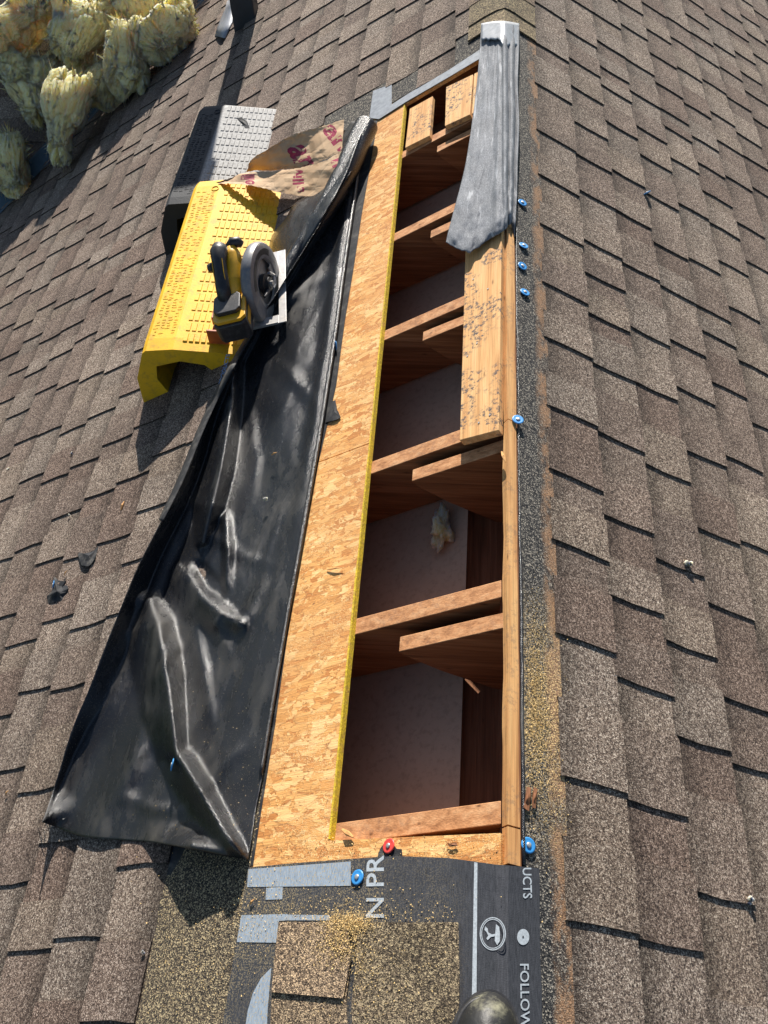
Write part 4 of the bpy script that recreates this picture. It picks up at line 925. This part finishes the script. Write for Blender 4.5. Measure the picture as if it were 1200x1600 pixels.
scrap([(832, 1262), (834, 1231), (839, 1233), (836, 1264)], .006, 'short rusty brown bark strip next to the adhesive line', 'oldwood', .006, 1, 'bark_strip', 'wood scrap')
def splinter(x0, y0, x1, y1, n, lab, s=-1, w_=.0022, mat='chip'):
    a, b = at(x0, y0, n, s), at(x1, y1, n + .003, s); c = (a + b) / 2 + NRM(s) * .002; mb = MB(); mb.tube([a, c, b], [w_ * .5, w_, w_ * .3], 5); return tag(mb.build('wood_splinter', M[mat]), lab, 'wood splinter')
splinter(511, 890, 536, 887, .002, 'orange wood splinter lying across the middle of the OSB')
splinter(189, 797, 194, 783, .010, 'pale wood splinter on the left slope between ramp and felt scraps', w_=.004)
splinter(100, 899, 105, 891, .010, 'tiny pale wood splinter just above the lower felt scrap')
splinter(535, 1296, 552, 1308, .002, 'pointed pale wood splinter at the near left corner of the hole', w_=.005)
splinter(391, 1413, 397, 1405, .008, 'rust coloured wood splinter on the printed underlayment left side')
splinter(424, 711, 433, 707, .035, 'small orange wood splinter on the upper black membrane')
splinter(784, 706, 790, 722, .004, 'broken wood splinter at the torn corner of the deck edge', w_=.004)
splinter(9, 1242, 13, 1235, .008, 'small pale wood splinter on the shingles at the left edge of view')
def crumb(x, y, n, r, lab, s=-1):
    mb = MB(); 
    for k in range(7):
        c = at(x, y, n, s) + Vector((ru(-1, 1), ru(-1, 1), ru(-.3, .8))) * r * .6; d = r * ru(.35, .7); mb.lathe([(d * .1, -d * .8), (d * .8, -d * .4), (d, 0), (d * .7, d * .5), (d * .1, d * .8)], Euler((ru(0, 3), ru(0, 3), 0)).to_matrix(), c, 7)
    return tag(mb.build('insulation_crumb', M['insul']), lab, 'insulation crumb')
crumb(1076, 884, .012, .010, 'pale yellow insulation crumb on the right slope halfway down', 1)
crumb(1172, 1408, .012, .009, 'pale yellow insulation crumb on the right slope near the bottom right', 1)
crumb(415, 779, .030, .007, 'cream insulation crumb on the black membrane')
crumb(112, 708, .010, .006, 'cream insulation crumb on the left slope, right of the pair by the yellow ramp')
crumb(13, 733, .010, .006, 'cream insulation crumb near the left edge of view')
crumb(108, 804, .010, .004, 'tiny white insulation crumb above the upper felt scrap')
crumb(224, 1488, .010, .004, 'tiny white insulation crumb near the bottom left')

# sawdust: nobody could count it
mb = MB(); AR = [  # cx, cy, sx, sy, count, side, n
    (545, 1441, 20, 9, 2200, -1, .0135), (535, 1466, 16, 20, 1300, -1, .0150), (505, 1478, 22, 18, 300, -1, .0155), (565, 1500, 14, 36, 300, -1, .0120),
    (500, 1425, 60, 14, 420, -1, .0068), (400, 1430, 25, 50, 420, -1, .0068), (640, 1432, 60, 14, 220, -1, .0068), (560, 1400, 60, 20, 180, -1, .0068),
    (580, 1530, 75, 45, 350, -1, .0122), (300, 1480, 38, 90, 500, -1, .004), (838, 1100, 11, 60, 3000, 1, .0045), (846, 1160, 16, 60, 900, 1, .0045),
    (866, 1190, 16, 100, 380, 1, .0045), (835, 1010, 8, 50, 350, 1, .0045), (330, 1290, 40, 30, 120, -1, .02), (440, 1240, 12, 80, 260, -1, .0014), (520, 1325, 90, 8, 260, -1, .0014), (700, 1325, 50, 10, 160, -1, .0014), (560, 900, 20, 200, 200, -1, .0012), (350, 1200, 50, 90, 160, -1, .016)]
for cx, cy, sx, sy, cnt, s, n in AR:
    for _ in range(cnt):
        x = random.gauss(cx, sx); y = random.gauss(cy, sy)
        if s < 0 and x > 712 and cy > 1400: continue
        if cy < 1350 and s < 0 and cx > 400:
            if not (x < lerp(515, 600, (1310 - y) / 1000) and x > lerp(398, 560, (1345 - y) / 1100)) and not (1306 < y < 1342 and 400 < x < 780): continue
        if s > 0 and x < 822: continue
        p = at(x, y, n + ru(0, .0015), s); r = ru(.0006, .0017); a = [p + Vector((ru(-1, 1), ru(-1, 1), ru(-.7, .9))) * r for _ in range(4)]
        mb.add(a, [(0, 1, 2), (0, 2, 3), (0, 3, 1), (1, 3, 2)])
tag(mb.build('sawdust', M['sawdust']), 'golden sawdust scattered over underlayment, cap shingle and roof edge', 'sawdust', kind='stuff')

# ------------------------------------------------------------------ boot toe
BP = at(755, 1618, .006, -1)
boot = thing('work_boot', (BP.x + .0, BP.y - .1, BP.z), 'scuffed black rubber toe of a work boot standing on the printed underlayment', 'boot')
def bootmesh(scale, z0, z1, name, mat, ang=radians(-14), toe=0):
    mb = MB(); rows = []; nz_ = 12; ns = 40; cx, cy = BOOT
    for i in range(nz_ + 1):
        f = i / nz_; z = lerp(z0, z1, f); sh = cos(f * pi / 2 * .98) ** .45 if not toe else 1; row = []
        for k in range(ns + 1):
            t = 2 * pi * k / ns; ry_ = .135 if sin(t) < 0 else .066; x = .047 * cos(t) * abs(1) * (sh * scale); y = ry_ * sin(t) * scale * (sh if sin(t) > 0 else 1); row.append(Vector((cx + x * cos(ang) - y * sin(ang), cy + x * sin(ang) + y * cos(ang), BZ + z)))
        rows.append(row)
    grid(mb, rows); mb.add([r for r in rows[-1][:-1]], [tuple(range(ns))]); return mb.build(name, M[mat], boot, smooth=True)
BZ = BP.z; BOOT = (BP.x, BP.y - .012)
bootmesh(1.06, 0, .022, 'sole', 'sawblack', toe=1); bootmesh(1.0, .022, .082, 'toe_cap', 'boot')
mb = MB(); pts = [Vector((BOOT[0] + .040 * cos(t) * 1.02 - 0, BOOT[1] + .052 * sin(t), BZ + .048)) for t in [radians(a) for a in range(10, 171, 8)]]; mb.tube(pts, .0035, 8); mb.build('toe_rim', M['sawblack'], boot, smooth=True)
mb = MB(); mb.tube([Vector((BOOT[0] + .01, BOOT[1] - .09, BZ + .05)), Vector((BOOT[0] + .012, BOOT[1] - .15, BZ + .10)), Vector((BOOT[0] + .014, BOOT[1] - .19, BZ + .20))], [.052, .052, .050], 20); mb.build('boot_shaft', M['boot'], boot, smooth=True)

# ------------------------------------------------------------------ vent post, flashing
PP = at(386, 34, 0); vp = thing('vent_post', PP, 'square dark vent post casting a long shadow near the top of the left slope', 'vent')
mb = MB(); mb.hexa([PP + Vector((-.062, -.05, -.12)), PP + Vector((.056, -.05, -.06)), PP + Vector((.056, .06, -.06)), PP + Vector((-.062, .06, -.12))], [PP + Vector((-.062, -.05, 1.15)), PP + Vector((.056, -.05, 1.15)), PP + Vector((.056, .06, 1.15)), PP + Vector((-.062, .06, 1.15))]); mb.build('pipe', M['post'], vp, bevel=.006)
mb = MB(); mb.hexa([PP + Vector((-.08, -.07, 1.16)), PP + Vector((.075, -.07, 1.16)), PP + Vector((.075, .08, 1.16)), PP + Vector((-.08, .08, 1.16))], [PP + Vector((-.08, -.07, 1.18)), PP + Vector((.075, -.07, 1.18)), PP + Vector((.075, .08, 1.18)), PP + Vector((-.08, .08, 1.18))]); mb.build('cap', M['post'], vp, bevel=.004)
mb = MB(); rows = []
for (x0, x1, y, n) in ((355, 372, 2, .05), (352, 368, 14, .035), (346, 367, 28, .02), (340, 364, 42, .014), (336, 352, 56, .010)): rows.append([at(lerp(x0, x1, j / 6), y + (2 if y > 50 else -4) * j / 3, n + .012 * sin(pi * j / 6)) for j in range(7)])
grid(mb, rows); mb.build('flashing', M['flash'], vp, smooth=True, solid=.0015)

# ------------------------------------------------------------------ glass wool pieces heaped along the valley
def vhit(x, y, n):
    a = at(x, y, n, -1); b = hitp(x, y, OO + N2 * n, N2); return a if (a - CAM).length < (b - CAM).length else b
def wool(x, y, rx, ry, ang, dpt, seed, lab, n=.16, bend=0.0, sq=.55):
    c = vhit(x, y, n); D = (c - CAM).length; k = D / FPX; r3 = MR @ Vector((1, 0, 0)); u3 = MR @ Vector((0, 1, 0)); f3 = r3.cross(u3)
    ax = r3 * cos(ang) + u3 * sin(ang); ay = -r3 * sin(ang) + u3 * cos(ang); R_ = random.Random(seed)
    import bmesh
    bm = bmesh.new(); bmesh.ops.create_icosphere(bm, subdivisions=6, radius=1.0); mb = MB(); vs = []; nrms = []; sd = Vector((seed * 3.7, seed * 1.9, seed * 7.1))
    for v in bm.verts:
        p = v.co; q = Vector((math.copysign(abs(p.x) ** sq, p.x), math.copysign(abs(p.y) ** sq, p.y), math.copysign(abs(p.z) ** .8, p.z)))
        cut = .62 + .30 * nz(Vector((q.x * 2.2, q.z * 2.2, seed)), 1, 2); q.y = min(q.y, cut) if q.y > 0 else max(q.y, -cut - .25); tp = 1 + .28 * q.y * (1 if seed % 2 else -1)
        w0 = c + ax * tp * (q.x * rx + bend * q.y * q.y * rx) * k + ay * q.y * ry * k + f3 * q.z * dpt
        nr = (ax * p.x + ay * p.y + f3 * p.z).normalized()
        d = .070 * nz(w0 * 3.6 + sd, 1, 2); g = nz(w0 * 6 + sd, 1, 1); d -= .16 * max(0, .13 - abs(g))
        lay = Vector((w0.dot(ax) * 46 + 3 * g, w0.dot(ay) * 5, w0.dot(f3) * 40)) + sd
        d += .011 * (1 - 2 * abs(nz(lay, 1, 2))) + .004 * nz(w0 * 90 + sd, 1, 2)
        vs.append(w0 + nr * d); nrms.append(nr)
    r_ = thing('insulation_piece', c, lab, 'insulation', 'torn glass wool pieces heaped along the valley')
    mb.add(vs, [tuple(v.index for v in f.verts) for f in bm.faces]); bm.free()
    for _ in range(1300):
        i = R_.randrange(len(vs)); p = vs[i]; nn = nrms[i]; t = (ay * R_.choice((-1, 1)) + Vector((R_.uniform(-.8, .8), R_.uniform(-.8, .8), R_.uniform(-.5, .9)))).normalized(); L = R_.uniform(.010, .045); d = (nn * R_.uniform(.15, .8) + t).normalized(); sdv = d.cross(nn).normalized() * R_.uniform(.0005, .0018)
        m1 = p + d * L * .5 + nn * L * .10; m2 = p + d * L - Vector((0, 0, L * .1)); p = p - nn * .004; mb.add([p - sdv * 1.5, p + sdv * 1.5, m1 + sdv, m1 - sdv, m2], [(0, 1, 2, 3), (3, 2, 4)])
    for _ in range(90):
        i = R_.randrange(len(vs)); p = vs[i]; nn = nrms[i]
        if nn.z < .1: continue
        t = (ay * R_.choice((-1, 1, 1)) + Vector((R_.uniform(-1, 1), R_.uniform(-1, 1), R_.uniform(0, 1)))).normalized(); L = R_.uniform(.03, .075); d = (nn * .7 + t * .8).normalized(); sdv = d.cross(nn).normalized() * R_.uniform(.003, .008)
        m1 = p + d * L * .5; m2 = p + d * L + nn * L * .15; mb.add([p - sdv * 1.4 - nn * .006, p + sdv * 1.4 - nn * .006, m1 + sdv * .7, m1 - sdv, m2], [(0, 1, 2, 3), (3, 2, 4)])
    mb.build('wool', M['insul'], r_, smooth=True); return r_
wool(30, 34, 62, 26, radians(38), .15, 1, 'long yellow insulation slab slanting up from the left edge, topmost on the left', .27)
wool(20, 96, 34, 24, radians(-50), .12, 2, 'yellow insulation chunk at the left edge below the slanting slab', .2)
wool(122, 50, 34, 46, radians(-24), .14, 3, 'boxy pale yellow insulation piece standing in the middle of the heap', .27)
wool(202, 82, 25, 50, radians(-6), .12, 4, 'sunlit orange tinged insulation piece at the right end of the heap', .17)
wool(262, 50, 46, 26, radians(46), .10, 5, 'dull shaded insulation piece reaching toward the vent post', .12)
wool(176, 12, 34, 22, radians(20), .12, 6, 'pale insulation lump along the top edge left of the shaded piece', .25)
wool(236, 14, 36, 18, radians(15), .11, 11, 'small pale insulation lump at the top edge nearest the vent post', .2)
wool(104, 176, 25, 74, radians(-14), .10, 7, 'tall curved yellow insulation piece reaching lowest over the valley', .19, .3, .8)
wool(158, 128, 26, 32, radians(-20), .10, 8, 'rounded insulation piece tucked between the tall piece and the sunlit piece', .13)
wool(44, 148, 20, 42, radians(24), .09, 9, 'ragged grey yellow insulation piece left of the tall piece', .16)
wool(70, 116, 16, 22, radians(-10), .08, 12, 'small dark cored insulation tuft above the tall piece', .2)
wool(10, 252, 24, 44, radians(5), .10, 10, 'fluffy golden insulation piece alone at the left edge of view', .14)
kr = scrap([(22, 60), (48, 42), (72, 58), (66, 92), (44, 98), (28, 84)], .33, 'dark brown kraft paper scrap showing among the insulation at top left', 'kraft', .03, name='kraft_scrap', cat='paper')
# insulation scrap caught inside the hole
c = at(690, 826, -.165); mb = MB(); vs = []
import bmesh
bm = bmesh.new(); bmesh.ops.create_icosphere(bm, subdivisions=4, radius=1)
for v in bm.verts: p = v.co; vs.append(c + Vector((p.x * .022, p.y * .044, p.z * .02)) * (1 + .9 * nz(p * 1.7 + Vector((4, 4, 4)), 1, 3)))
mb.add(vs, [tuple(v.index for v in f.verts) for f in bm.faces]); bm.free(); tag(mb.build('insulation_scrap', M['insul']), 'small torn insulation scrap caught inside the open hole', 'insulation')
